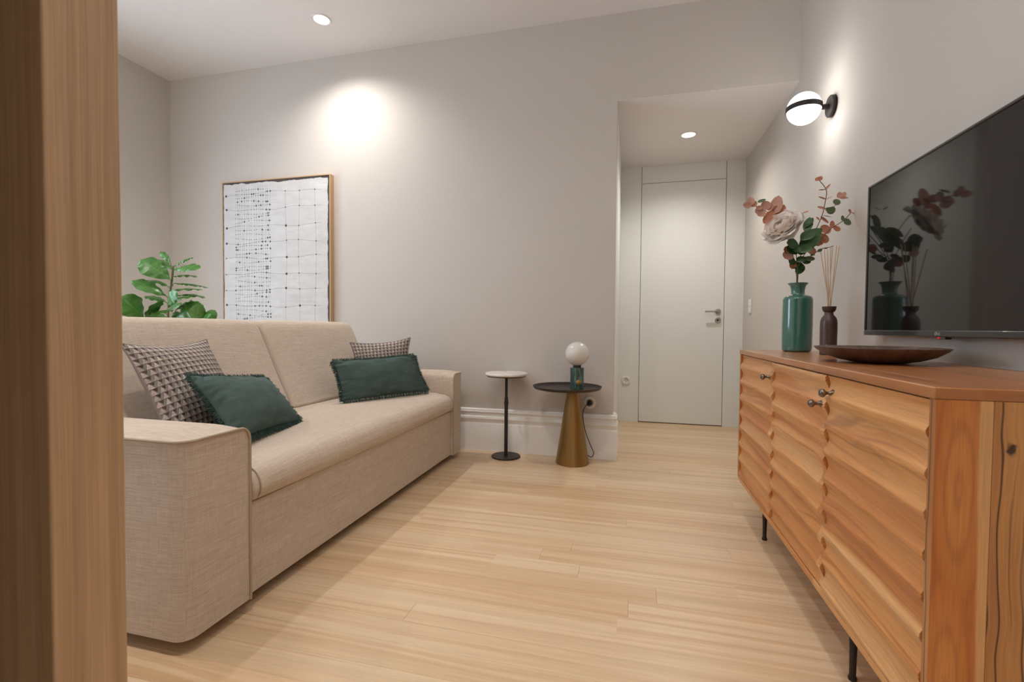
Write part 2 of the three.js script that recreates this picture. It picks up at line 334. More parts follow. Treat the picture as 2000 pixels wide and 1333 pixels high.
// hall end: flush panels and a flush white door
{
  const w = new THREE.Group(); w.name = 'wall_hall_end'; scene.add(w); structure(w, 'white panelled end wall round the flush hall door', 'wall');
  const z = ZH, D0 = 0.077, D1 = 0.820, DT = 2.278, g = 0.004;
  mesh('backing', box(XO - 0.1, XR + 0.1, -0.1, HALL, z - 0.14, z - 0.045), M.white, w);
  mesh('panel', rbox(XO, D0 - g, 0, HALL, z - 0.045, z, 0.0015, 2), M.white, w);
  mesh('panel', rbox(D1 + g, XR, 0, HALL, z - 0.045, z, 0.0015, 2), M.white, w);
  mesh('panel', rbox(D0, D1, DT + g, HALL, z - 0.045, z - 0.002, 0.0015, 2), M.white, w);
  const d = new THREE.Group(); d.name = 'door_1'; d.position.set(0, 0, z); scene.add(d); structure(d, 'flush white hall door with a steel lever handle', 'door');
  mesh('leaf', rbox(D0, D1, 0.008, DT, -0.044, -0.002, 0.0015, 2), M.white, d);
  const h = mesh('handle', [lathe([[0, 0], [0.026, 0], [0.026, 0.008], [0.023, 0.011], [0, 0.011]], 32).rotateX(Math.PI / 2).translate(0.77, 1.065, -0.002)], M.steel, d);
  mesh('lever', tube([V(0.77, 1.065, 0.005), V(0.77, 1.065, 0.048), V(0.755, 1.065, 0.056), V(0.70, 1.065, 0.057), V(0.652, 1.065, 0.057)], 0.0085, 30, 10), M.steel, h);
  const k = mesh('lock', lathe([[0.008, 0.004], [0.012, 0.011], [0.023, 0.011], [0.026, 0.008], [0.026, 0], [0, 0]], 32).rotateX(Math.PI / 2).translate(0.771, 0.984, -0.002), M.steel, d);
  mesh('keyhole', [cyl(0.008, 0.008, 0.004, 20).rotateX(Math.PI / 2).translate(0.771, 0.984, -0.001)], M.dark, k);
}

// ---------------------------------------------------------------- lamps
const glow = std({ color: 0xffffff, emissive: new THREE.Color().setRGB(1, 0.97, 0.93), emissiveIntensity: 2.2, roughness: 0.6 });
const DL = ['round white recessed downlight in the ceiling before the canvas', 'round white recessed downlight in the ceiling towards the balcony door', 'round white recessed downlight in the ceiling above the sofa seat', 'round white recessed downlight in the ceiling above the open floor', 'round white recessed downlight in the ceiling above the sideboard', 'round recessed downlight in the ceiling beyond the doorway, deeper in the corridor', 'round recessed downlight in the ceiling beyond the doorway, nearer the living room', 'round white recessed downlight in the low hall ceiling'];
DOWNLIGHTS.forEach(([x, y, z, k, cone = 1.36, soft = 0.85], i) => {
  const t = thing('ceiling_downlight', DL[i], 'downlight', [x, y, z], 'recessed ceiling downlights');
  mesh('trim_ring', lathe([[0.05, 0.002], [0.05, -0.001], [0.054, -0.005], [0.062, -0.006], [0.067, -0.004], [0.068, 0.001]], 48), M.ceiling, t);
  mesh('diffuser', cyl(0.05, 0.05, 0.003, 40, 0, -0.003, 0), glow, t);
  const s = new THREE.SpotLight(LAMP, SPOT * k, 0, cone, soft, 2);
  s.position.set(0, -0.012, 0); s.target.position.set(0, -2, 0); s.shadow.radius = 2; s.castShadow = true; s.name = 'downlight_beam'; t.add(s, s.target); s.target.name = 'beam_target';
});
// globe wall light
{
  const g = at(1573, 217, 2.53);
  const t = thing('wall_light', 'lit opal globe wall light with a dark metal band', 'wall light', [XR, 2.05, -2.775]);
  const cx = -0.135, r = 0.08;
  mesh('wall_plate', lathe([[0, 0], [0.054, 0], [0.054, 0.018], [0.051, 0.021], [0, 0.021]], 40).rotateZ(Math.PI / 2), M.blackMetal, t);
  mesh('stem', cyl(0.013, 0.013, 0.042, 20).rotateZ(Math.PI / 2).translate(-0.016, 0, 0), M.blackMetal, t);
  const pts = []; for (let i = 0; i <= 32; i++) { const a = -Math.PI / 2 + Math.PI * i / 32; pts.push([Math.max(0, Math.cos(a) * r), Math.sin(a) * r]); }
  mesh('globe', lathe(pts, 48).translate(cx, 0, 0), std({ color: 0xffffff, emissive: new THREE.Color().setRGB(1, 0.97, 0.94), emissiveIntensity: 1.6, roughness: 0.3 }), t);
  mesh('band', lathe([[r - 0.002, -0.012], [r + 0.003, -0.012], [r + 0.003, 0.012], [r - 0.002, 0.012], [r - 0.002, -0.012]], 64).translate(cx, 0, 0), M.blackMetal, t);
  const p = new THREE.PointLight(LAMP, 0.26, 0, 2); p.position.set(cx, 0, 0); p.shadow.radius = 3.8; p.castShadow = true; p.name = 'globe_light'; t.add(p);
}
console.log('room');
// ---------------------------------------------------------------- sofa
{
  const t = thing('sofa', 'beige linen two-seat sofa with piped box arms', 'sofa');
  const XF = -1.15, ZA = -0.99, ZB2 = -3.13, AW = 0.225, Y0 = 0.04, XBK = -2.14;
  // an arm: box with a rounded outer front corner and a rounded inner top edge, slightly domed
  function arm(z0, z1, outer) {                                           // outer = sign of z towards the outside
    const zo = outer > 0 ? Math.max(z0, z1) : Math.min(z0, z1), zi = outer > 0 ? Math.min(z0, z1) : Math.max(z0, z1), R = 0.042, ri = 0.035, H = 0.585;
    const grid = (n, a, b) => { const s = []; for (let i = 0; i <= n; i++) s.push(i / n); return s.map(q => mix(a, b, q < 0.5 ? 2 * q * q : 1 - 2 * (1 - q) * (1 - q))); };
    const g0 = new THREE.BoxGeometry(1, 1, 1, 36, 14, 36), p = g0.attributes.position;
    const w = Math.abs(zo - zi), L = XF - XBK, lx = grid(36, 0, L), lz = grid(36, 0, w);
    const place = (ix, iy, iz) => {
      let x = lx[ix], z = lz[iz];                                          // z from the inner face outwards, x from the back
      const dx = x - (L - R), dz = z - (w - R);
      if (dx > 0 && dz > 0) { const m = Math.max(dx, dz), h = Math.hypot(dx, dz); x = L - R + dx * m / h; z = w - R + dz * m / h; }
      let top = H + 0.03 * Math.sin(Math.PI * Math.min(1, Math.max(0, z / w))) ** 0.8 * sst(0, 0.12, L - x + 0.02) * 0.6;
      if (z < ri) top -= ri - Math.sqrt(Math.max(0, ri * ri - (ri - z) * (ri - z)));
      return V(XBK + x, Y0 + (top - Y0) * iy, zi + outer * z);
    };
    for (let i = 0; i < p.count; i++) { const q = place(Math.round((p.getX(i) + 0.5) * 36), p.getY(i) + 0.5, Math.round((p.getZ(i) * (outer > 0 ? 1 : -1) + 0.5) * 36)); p.setXYZ(i, q.x, q.y, q.z); }
    let g = g0; g.deleteAttribute('normal'); g.deleteAttribute('uv'); g = mergeVertices(g, 1e-5); g = toCreasedNormals(g, 0.75);
    const m = mesh('arm', metric(g), M.linen, t);
    // piping: along the outer top edge, round the front, down the inner front edge
    const e = 0.002, path = [V(XBK + 0.02, H, zo + outer * e), V(XF - 0.4, H, zo + outer * e), V(XF - R - 0.02, H, zo + outer * e)];
    for (let k = 0; k <= 8; k++) { const a = k / 8 * Math.PI / 2; path.push(V(XF - R + (R + e) * Math.sin(a), H, zo + outer * (-R + (R + e) * Math.cos(a)))); }
    path.push(V(XF + e, H, (zo + zi) / 2));
    for (let k = 0; k <= 6; k++) { const a = k / 6 * Math.PI / 2; path.push(V(XF + e, H - ri + ri * Math.cos(a), zi + outer * (ri - ri * Math.sin(a)))); }
    path.push(V(XF + e, 0.35, zi), V(XF + e, Y0, zi));
    mesh('piping', tube(path, 0.0042, 160, 8), M.piping, m);
  }
  arm(ZA, ZA - AW, 1); arm(ZB2, ZB2 + 0.18, -1);
  const z0 = ZA - AW - 0.003, z1 = ZB2 + 0.183;
  mesh('base_panel', rbox(XF - 0.06, XF - 0.014, Y0 + 0.003, 0.337, z1, z0, 0.004), M.linen, t);
  mesh('seat_base', box(XBK + 0.1, XF - 0.06, Y0 + 0.02, 0.33, z1, z0), M.linen, t);
  mesh('back_frame', rbox(XBK, XBK + 0.16, Y0, 0.86, z1 + 0.001, z0 - 0.001, 0.03), M.linen, t);
  for (const x of [XF - 0.12, XBK + 0.1]) for (const z of [ZA - 0.1, ZB2 + 0.1]) mesh('foot', cyl(0.022, 0.026, Y0 + 0.004, 20, x, 0, z), M.dark, t);
  // cushions by lofting a cross-section along the sofa, closing softly at both ends
  function cushion(name, prof, za, zb, r, swell) {
    const c = new THREE.CatmullRomCurve3(prof.map(([x, y]) => V(x, y, 0)), true, 'centripetal'), n = 96, base = c.getPoints(n).slice(0, n);
    const cen = base.reduce((s, q) => s.add(q.clone()), V()).divideScalar(n), rings = [];
    const zs = []; for (let k = 0; k <= 7; k++) zs.push([r * (1 - Math.cos(k / 7 * Math.PI / 2)), r * (1 - Math.sin(k / 7 * Math.PI / 2))]);
    const Lz = zb - za, sg = Math.sign(Lz);
    const stations = [...zs.map(([d, i]) => [za + sg * d, i])];
    for (let k = 1; k < 26; k++) stations.push([za + sg * (r + (Math.abs(Lz) - 2 * r) * k / 26), 0]);
    stations.push(...zs.slice().reverse().map(([d, i]) => [zb - sg * d, i]));
    for (const [z, inset] of stations) {
      const f = Math.abs((z - za) / Lz), sw = swell * Math.sin(Math.PI * f) ** 0.5;
      rings.push(base.map((q, i) => {
        const a = base[(i + n - 1) % n], b = base[(i + 1) % n], nx = b.y - a.y, ny = -(b.x - a.x), l = Math.hypot(nx, ny) || 1;
        let ox = nx / l, oy = ny / l; if (ox * (q.x - cen.x) + oy * (q.y - cen.y) < 0) { ox = -ox; oy = -oy; }
        const d = -inset + sw + 0.003 * (fbm(z * 7, i / 6, 2, 811) - 0.4);
        return V(q.x + ox * d, q.y + oy * d, z);
      }));
    }
    if (sg > 0) rings.reverse();
    let area = 0; base.forEach((q, i) => { const b = base[(i + 1) % n]; area += q.x * b.y - b.x * q.y; });
    const g = loft(area > 0 ? rings : rings.reverse());
    return mesh(name, g, M.linen, t);
  }
  const seat = cushion('seat_cushion', [[XF + 0.008, 0.40], [XF + 0.01, 0.375], [XF - 0.002, 0.35], [XF - 0.02, 0.341], [-1.5, 0.34], [-1.95, 0.34], [-1.99, 0.345], [-1.99, 0.44], [-1.9, 0.458], [-1.5, 0.462], [-1.28, 0.458], [-1.19, 0.447], [-1.155, 0.425]], z0 - 0.004, z1 + 0.004, 0.012, 0.006);
  const seam = [[XF - 0.1, 0.455], [XF - 0.045, 0.449], [XF - 0.008, 0.43], [XF + 0.011, 0.395], [XF + 0.007, 0.36], [XF - 0.02, 0.341]];
  mesh('seam', tube(seam.map(([x, y]) => V(x + 0.003, y + 0.003, z0 - 0.028)), 0.0022, 40, 6), M.piping, seat);
  mesh('seam', tube(seam.map(([x, y]) => V(x + 0.003, y + 0.003, z1 + 0.028)), 0.0022, 40, 6), M.piping, seat);
  const back = [[-1.715, 0.50], [-1.705, 0.475], [-1.725, 0.462], [-1.80, 0.462], [-1.93, 0.47], [-1.965, 0.5], [-2.0, 0.7], [-2.045, 0.88], [-2.04, 0.908], [-2.01, 0.92], [-1.955, 0.923], [-1.925, 0.912], [-1.902, 0.885], [-1.86, 0.8], [-1.79, 0.65]];
  const zm = -2.092;
  cushion('back_cushion', back, z0 - 0.004, zm + 0.002, 0.022, 0.008);
  cushion('back_cushion', back, zm - 0.002, z1 + 0.004, 0.022, 0.008);
}
// ---------------------------------------------------------------- cushions
function pillow(t, TL, TR, BR, BL, T, mat, o = {}) {
  const n = 34, C = [TL, TR, BR, BL].map(a => V(...a)), W = C[0].distanceTo(C[1]), Hh = C[0].distanceTo(C[3]);
  const N = C[1].clone().sub(C[0]).cross(C[3].clone().sub(C[0])).normalize().negate();
  const P = (s, q) => {                                                    // s, q in -1..1, pinched between the corners
    const ss = s * (1 - (o.pinch ?? 0.07) * (1 - q * q) * Math.abs(s)), qq = q * (1 - (o.pinch ?? 0.07) * (1 - s * s) * Math.abs(q)), a = (ss + 1) / 2, b = (qq + 1) / 2;
    return C[0].clone().multiplyScalar((1 - a) * (1 - b)).addScaledVector(C[1], a * (1 - b)).addScaledVector(C[2], a * b).addScaledVector(C[3], (1 - a) * b);
  };
  const H = (s, q) => {
    const e = Math.pow(Math.max(0, 1 - Math.pow(Math.abs(s), 2.4)), 0.62) * Math.pow(Math.max(0, 1 - Math.pow(Math.abs(q), 2.4)), 0.62);
    const rim = Math.min(1 - Math.abs(s), 1 - Math.abs(q));
    const fold = (o.fold ?? 0) * Math.sin((Math.abs(s) > Math.abs(q) ? q * Hh : s * W) * 150 + 6 * noise(s * 3, q * 3, o.seed ?? 1)) * Math.exp(-Math.pow((rim - 0.1) / 0.11, 2));
    return T * e * (1 + 0.12 * (fbm(s * 1.6 + 5, q * 1.6, 2, o.seed ?? 1) - 0.4)) + fold;
  };
  const side = (sg) => {
    const pos = [], uv = [], idx = [];
    for (let j = 0; j <= n; j++) for (let i = 0; i <= n; i++) {
      const s = Math.sin((i / n - 0.5) * Math.PI), q = Math.sin((j / n - 0.5) * Math.PI), v = P(s, q).addScaledVector(N, sg * Math.max(0, H(s, q)) + (o.sag ?? 0) * (1 - s * s));
      pos.push(v.x, v.y, v.z); uv.push(s * W / 2, -q * Hh / 2);
    }
    for (let j = 0; j < n; j++) for (let i = 0; i < n; i++) { const a = j * (n + 1) + i, b = a + 1, c = a + n + 1, d = c + 1; sg > 0 ? idx.push(a, c, b, b, c, d) : idx.push(a, b, c, b, d, c); }
    const g = new THREE.BufferGeometry(); g.setAttribute('position', new THREE.Float32BufferAttribute(pos, 3)); g.setAttribute('uv', new THREE.Float32BufferAttribute(uv, 2)); g.setIndex(idx); g.computeVertexNormals(); return g;
  };
  mesh('front', side(1), mat, t); mesh('back', side(-1), o.backMat ?? mat, t);
  const per = [];
  for (const [f, len] of [[k => [k, -1], W], [k => [1, k], Hh], [k => [-k, 1], W], [k => [-1, -k], Hh]]) for (let i = 0; i < 60; i++) per.push(f(-1 + 2 * i / 60));
  if (o.fringe) {
    const pos = [], nor = [];
    const cen = P(0, 0);
    for (let k = 0; k < 2200; k++) {
      const f = k / 2200 * per.length, a = per[Math.floor(f)], b = per[(Math.floor(f) + 1) % per.length], u = f % 1;
      const s = mix(a[0], b[0], u), q = mix(a[1], b[1], u), p = P(s, q), edge = P(b[0], b[1]).sub(P(a[0], a[1])).normalize();
      const out = edge.clone().cross(N).normalize(); if (out.dot(p.clone().sub(cen)) < 0) out.negate();
      const L = o.fringe * rr(0.75, 1.15), tip = p.clone().addScaledVector(out, L).addScaledVector(edge, rr(-0.007, 0.007)).addScaledVector(N, rr(-0.008, 0.01)); tip.y -= 0.25 * L;
      const mid = p.clone().lerp(tip, 0.55).addScaledVector(N, rr(-0.003, 0.004)), w = 0.0011, base = p.clone().addScaledVector(out, -0.006).addScaledVector(N, rr(-0.003, 0.003));
      const ax = (k & 1) ? edge : N, A = base.clone().addScaledVector(ax, -w), B = base.clone().addScaledVector(ax, w), Cc = mid.clone().addScaledVector(ax, -w), D = mid.clone().addScaledVector(ax, w), E = tip;
      for (const v of [A, Cc, B, B, Cc, D, Cc, E, D]) pos.push(v.x, v.y, v.z);
    }
    const g = new THREE.BufferGeometry(); g.setAttribute('position', new THREE.Float32BufferAttribute(pos, 3)); g.computeVertexNormals();
    const m = mesh('fringe', g, M.fringe, t); m.userData.kind = 'stuff';
  } else mesh('edge_seam', tube(per.map(([s, q]) => P(s, q)), 0.003, 240, 6, true), M.cushionBack, t);
}
pillow(thing('square_cushion', 'square triangle-print cushion leaning on the backrest beside the doorway-side sofa arm', 'cushion', [0, 0, 0], 'triangle-print cushions on the sofa'),
  [-1.70, 0.835, -1.235], [-1.775, 0.838, -1.645], [-1.56, 0.475, -1.66], [-1.50, 0.475, -1.245], 0.065, M.triangles, { backMat: M.cushionBack, seed: 11, pinch: 0.12 });
pillow(thing('square_cushion', 'square triangle-print cushion leaning in the sofa corner towards the white side table', 'cushion', [0, 0, 0], 'triangle-print cushions on the sofa'),
  [-1.79, 0.795, -2.735], [-1.452, 0.828, -2.93], [-1.42, 0.475, -2.895], [-1.73, 0.475, -2.69], 0.055, M.triangles, { backMat: M.cushionBack, seed: 12, pinch: 0.14 });
pillow(thing('lumbar_cushion', 'green velvet lumbar cushion with fringe, slumped beside the doorway-side sofa arm', 'cushion', [0, 0, 0], 'green velvet lumbar cushions on the sofa'),
  [-1.50, 0.722, -1.312], [-1.605, 0.666, -1.79], [-1.445, 0.476, -1.825], [-1.325, 0.50, -1.33], 0.062, M.velvet, { fringe: 0.027, seed: 13, fold: 0.007, pinch: 0.07 });
pillow(thing('lumbar_cushion', 'green velvet lumbar cushion with fringe, propped before the cushion in the far sofa corner', 'cushion', [0, 0, 0], 'green velvet lumbar cushions on the sofa'),
  [-1.635, 0.703, -2.325], [-1.375, 0.715, -2.825], [-1.29, 0.48, -2.86], [-1.555, 0.48, -2.305], 0.05, M.velvet, { fringe: 0.022, seed: 14, fold: 0.007, pinch: 0.05 });
console.log('sofa');

// ---------------------------------------------------------------- sideboard
const SX = 0.53, SZ0 = -2.57, SZ1 = -1.0, ST = 0.8;
{
  const t = thing('sideboard', 'acacia sideboard with three scallop-carved doors on thin black legs', 'sideboard');
  const XB = XR - 0.008, BOT = 0.147;
  const grainZ = (g) => metric(g, 'z', [2.6, 0]);
  mesh('top', grainZ(new RoundedBoxGeometry(XB - SX + 0.003, 0.022, SZ1 - SZ0, 3, 0.003).translate((XB + SX - 0.003) / 2, ST - 0.011, (SZ0 + SZ1) / 2)), M.top, t);
  mesh('bottom', grainZ(new RoundedBoxGeometry(XB - SX, 0.02, SZ1 - SZ0, 2, 0.003).translate((XB + SX) / 2, BOT + 0.01, (SZ0 + SZ1) / 2)), M.door, t);
  mesh('back_panel', box(XB - 0.012, XB, BOT + 0.02, ST - 0.022, SZ0 + 0.02, SZ1 - 0.02), M.door, t);
  const ends = [[SX, 0.615], [0.6155, 0.775], [0.7755, 0.935], [0.9355, XB]];
  for (const z of [SZ1 - 0.02, SZ0]) {
    const pnl = new THREE.Group(); pnl.name = 'end_panel'; t.add(pnl);
    for (const [a, b] of ends) mesh('board', metric(new RoundedBoxGeometry(b - a, ST - 0.0222 - BOT - 0.0201, 0.0198, 2, 0.0008).translate((a + b) / 2, (ST + BOT - 0.0021) / 2, z + 0.01), null, [-SX, -BOT]), M.end, pnl);
  }
  // scallop-carved doors
  const P = 0.0766, y0 = BOT + 0.023, y1 = ST - 0.026, zs = [SZ0 + 0.021, -2.005, -1.49, SZ1 - 0.021];
  for (let d = 0; d < 3; d++) {
    const za = zs[d] + 0.001, zb = zs[d + 1] - 0.001, ridge0 = d === 1 ? 0.718 - P / 2 + 0.008 : 0.718 - (d === 2 ? 0.004 : 0);
    const f = (y, z) => { const q = (((y - ridge0) / P + 0.012 * Math.sin(z * 9 + d) + 0.008 * Math.sin(z * 23 + y * 30)) % 1 + 1) % 1, e = Math.abs(2 * q - 1); return 0.0155 * Math.pow(e, 1.6) * (1 - 0.35 * sst(0.92, 1, e) * (e - 0.92) / 0.08); };
    const ny = 170, nz = 26, pos = [], uv = [], idx = [];
    const XV = SX + 0.010;
    for (let j = 0; j <= ny; j++) for (let i = 0; i <= nz; i++) { const y = mix(y0, y1, j / ny), z = mix(za, zb, i / nz); pos.push(XV - f(y, z), y, z); uv.push(z - SZ0, y - BOT); }
    for (let j = 0; j < ny; j++) for (let i = 0; i < nz; i++) { const a = j * (nz + 1) + i, b = a + 1, c = a + nz + 1, e = c + 1; idx.push(a, b, c, b, e, c); }
    const face = new THREE.BufferGeometry(); face.setAttribute('position', new THREE.Float32BufferAttribute(pos, 3)); face.setAttribute('uv', new THREE.Float32BufferAttribute(uv, 2)); face.setIndex(idx); face.computeVertexNormals();
    // sides and back of the slab
    const sp = [], su = [];
    for (const [z, flip] of [[za, false], [zb, true]]) for (let j = 0; j < ny; j++) {
      const a = mix(y0, y1, j / ny), b = mix(y0, y1, (j + 1) / ny), q = [[XV - f(a, z), a], [XV + 0.014, a], [XV + 0.014, b], [XV - f(b, z), b]];
      for (const k of flip ? [0, 2, 1, 0, 3, 2] : [0, 1, 2, 0, 2, 3]) { sp.push(q[k][0], q[k][1], z); su.push(q[k][0] + z, q[k][1]); }
    }
    const sides = new THREE.BufferGeometry(); sides.setAttribute('position', new THREE.Float32BufferAttribute(sp, 3)); sides.setAttribute('uv', new THREE.Float32BufferAttribute(su, 2)); sides.computeVertexNormals();
    const door = mesh('door', [face, sides, box(XV + 0.001, XV + 0.014, y0, y1, za, zb)], M.door, t);
    const [kz, ky] = [[zb - 0.03, 0.715], [zb - 0.028, 0.69], [za + 0.03, 0.728]][d];
    const kn = mesh('knob', lathe([[0, 0.034], [0.006, 0.0335], [0.0105, 0.030], [0.012, 0.0255], [0.0105, 0.021], [0.006, 0.0175], [0.0042, 0.014], [0.005, 0.006], [0.0095, 0.002], [0.0105, 0], [0, 0]], 28).rotateZ(Math.PI / 2), M.knob ??= std({ color: new THREE.Color().setRGB(0.22, 0.18, 0.145), roughness: 0.3, metalness: 1 }), door);
    kn.position.set(XV - f(ky, kz) + 0.002, ky, kz);
  }
  for (const [x, z] of [[SX + 0.035, -2.2], [SX + 0.035, -1.37], [XB - 0.04, -2.2], [XB - 0.04, -1.37]])
    mesh('leg', lathe([[0, 0], [0.0095, 0], [0.0105, 0.006], [0.0075, 0.014], [0.0085, 0.08], [0.0115, 0.147], [0, 0.147]], 20).translate(x, 0, z), M.blackMetal, t);
}
console.log('sideboard');

// ---------------------------------------------------------------- television
{
  const XT = 0.92, z0 = -2.222, z1 = -1.255, y0 = 0.882, y1 = 1.482;
  const t = thing('television', 'black flat television on the wall above the sideboard', 'television');
  const bez = phy({ color: new THREE.Color().setRGB(0.035, 0.032, 0.033), roughness: 0.3, clearcoat: 0.3 });
  mesh('housing', rbox(XT + 0.012, XT + 0.05, y0 + 0.02, y1 - 0.02, z0 + 0.02, z1 - 0.02, 0.012), M.dark, t);
  mesh('wall_bracket', rbox(XT + 0.05, XR - 0.002, 1.05, 1.3, -1.9, -1.58, 0.004), M.dark, t);
  mesh('bezel', [rbox(XT, XT + 0.022, y1 - 0.009, y1, z0, z1, 0.003), rbox(XT, XT + 0.022, y0, y0 + 0.02, z0, z1, 0.003), rbox(XT, XT + 0.022, y0 + 0.0201, y1 - 0.0091, z0, z0 + 0.009, 0.003), rbox(XT, XT + 0.022, y0 + 0.0201, y1 - 0.0091, z1 - 0.009, z1, 0.003)], bez, t);
  mesh('screen', box(XT + 0.004, XT + 0.014, y0 + 0.019, y1 - 0.008, z0 + 0.008, z1 - 0.008), phy({ color: new THREE.Color().setRGB(0.012, 0.011, 0.011), roughness: 0.05, ior: 1.5 }), t);
  const zc = (z0 + z1) / 2;
  const font = await new FontLoader().loadAsync('fonts/droid/droid_sans_bold.typeface.json');
  const silver = std({ color: new THREE.Color().setRGB(0.55, 0.53, 0.52), roughness: 0.35, metalness: 0.6 });
  const txt = new TextGeometry('LG', { font, size: 0.0085, depth: 0.0006, curveSegments: 4 }); txt.rotateY(-Math.PI / 2).translate(XT - 0.0004, y0 + 0.006, zc - 0.004);
  const ring = new THREE.TorusGeometry(0.005, 0.0008, 8, 28).rotateY(Math.PI / 2).translate(XT - 0.0004, y0 + 0.0103, zc - 0.0115);
  const face = mergeGeometries([strip(ring), strip(box(XT - 0.0008, XT, y0 + 0.0075, y0 + 0.0135, zc - 0.0119, zc - 0.0111)), strip(box(XT - 0.0008, XT, y0 + 0.0075, y0 + 0.0083, zc - 0.0119, zc - 0.0088))]);
  mesh('logo', face, silver, t); mesh('lettering', txt, silver, t);
  const ir = mesh('sensor', rbox(XT + 0.002, XT + 0.02, y0 - 0.007, y0 + 0.001, zc - 0.008, zc + 0.03, 0.0025), bez, t);
  mesh('standby_light', rbox(XT + 0.0012, XT + 0.004, y0 - 0.005, y0 - 0.001, zc - 0.006, zc + 0.003, 0.0008), std({ color: 0x600505, emissive: 0xff1010, emissiveIntensity: 0.8 }), ir);
}
// ---------------------------------------------------------------- canvas on the back wall
{
  const x0 = -3.335, x1 = -2.3, y1 = 2.092, y0 = 0.66, D = 0.048;
  const t = thing('framed_canvas', 'tall white abstract canvas of dotted lines in a thin oak frame', 'painting', [0, 0, ZB]);
  const oak = std({ map: jambMap.clone(), color: new THREE.Color().setRGB(1.0, 0.92, 0.8), roughness: 0.5 });
  const lightOak = std({ color: new THREE.Color().setRGB(0.56, 0.36, 0.19), roughness: 0.5 });
  for (const b of [[x0, x0 + 0.008, y0, y1], [x1 - 0.008, x1, y0, y1], [x0 + 0.008, x1 - 0.008, y1 - 0.008, y1], [x0 + 0.008, x1 - 0.008, y0, y0 + 0.008]]) mesh('frame_rail', rbox(...b, 0.001, D, 0.0015, 2), lightOak, t);
  const art = canvasTex(1024, 1418, (c, w, h) => {
    c.fillStyle = '#cfcdcc'; c.fillRect(0, 0, w, h);
    for (let k = 0; k < 900; k++) { c.fillStyle = `rgba(${hash(k, 1, 1) > 0.5 ? '232,231,231' : '186,184,185'},.10)`; c.fillRect(hash(k, 2, 1) * w, hash(k, 3, 1) * h, 20 + 120 * hash(k, 4, 1), 3 + 40 * hash(k, 5, 1)); }
    const ink = (a) => `rgba(52,50,50,${a})`;
    const wob = (y, x, k) => y + 7 * Math.sin(x / 140 + k) + 5 * Math.sin(x / 57 + k * 2.3);
    const dense = []; for (let k = 0; k < 15; k++) dense.push(w * (0.115 + 0.335 * (k + 0.5 * hash(k, 9, 2)) / 15)); dense.push(w * 0.455);
    const sparse = [0.03, 0.605, 0.725, 0.875].map(q => q * w);
    for (const x of dense) { c.strokeStyle = ink(0.28); c.lineWidth = 1.6; c.beginPath(); for (let y = h * 0.02; y < h * 0.98; y += 12) c.lineTo(x + 4 * Math.sin(y / 90 + x), y); c.stroke(); }
    for (const x of sparse) { c.strokeStyle = ink(0.42); c.lineWidth = 2; c.beginPath(); for (let y = h * (x < 90 ? 0.9 : 0.07); y < h * 0.93; y += 12) c.lineTo(x + 6 * Math.sin(y / 150 + x), y); c.stroke(); }
    for (let k = 0; k < 40; k++) {
      const y = h * (0.045 + 0.93 * (k + 0.3 * hash(k, 11, 2)) / 40), long = k % 4 === 1;
      c.strokeStyle = ink(long ? 0.42 : 0.3); c.lineWidth = long ? 2.2 : 1.7; c.beginPath();
      for (let x = long ? w * 0.02 : dense[0] - 4; x < (long ? w * 0.93 : dense[15] + 4); x += 9) c.lineTo(x, wob(y, x, k)); c.stroke();
      for (let q = 0; q < dense.length; q++) { const r = hash(k, q, 5), big = q > 12 ? 0.35 : 0.12; if (r < 0.2) continue; c.fillStyle = ink(0.82); c.beginPath(); c.ellipse(dense[q] + 4 * Math.sin(y / 90 + dense[q]), wob(y, dense[q], k), r > 1 - big ? 7 : 3.2, r > 1 - big ? 7.5 : 3.6, 0, 0, 6.3); c.fill(); }
      if (long) for (let q = 0; q < 4; q++) { const r = hash(k, q, 7); c.fillStyle = ink(0.85); c.beginPath(); c.arc(sparse[q] + 6 * Math.sin(y / 150 + sparse[q]), wob(y, sparse[q], k), r > 0.7 ? 10 : 5.5, 0, 6.3); c.fill(); }
    }
    c.fillStyle = '#4d4744';                                              // ragged dark painted border
    for (let k = 0; k < 700; k++) { const y = h * k / 700; c.fillRect(w - (6 + 22 * fbm(k / 26, 1, 3, 31)), y, 40, 3); c.fillRect(0, y, 2 + 9 * fbm(k / 20, 2, 3, 33), 3); }
    for (let k = 0; k < 500; k++) { const x = w * k / 500; c.fillRect(x, 0, 3, 4 + 26 * fbm(k / 30, 3, 3, 35)); c.fillRect(x, h - 4 - 18 * fbm(k / 30, 4, 3, 37), 3, 40); }
  });
  const g = new THREE.BoxGeometry(x1 - x0 - 0.018, y1 - y0 - 0.018, 0.03).translate((x0 + x1) / 2, (y0 + y1) / 2, D - 0.019);
  mesh('canvas', g, std({ map: art, roughness: 0.85 }), t);
}
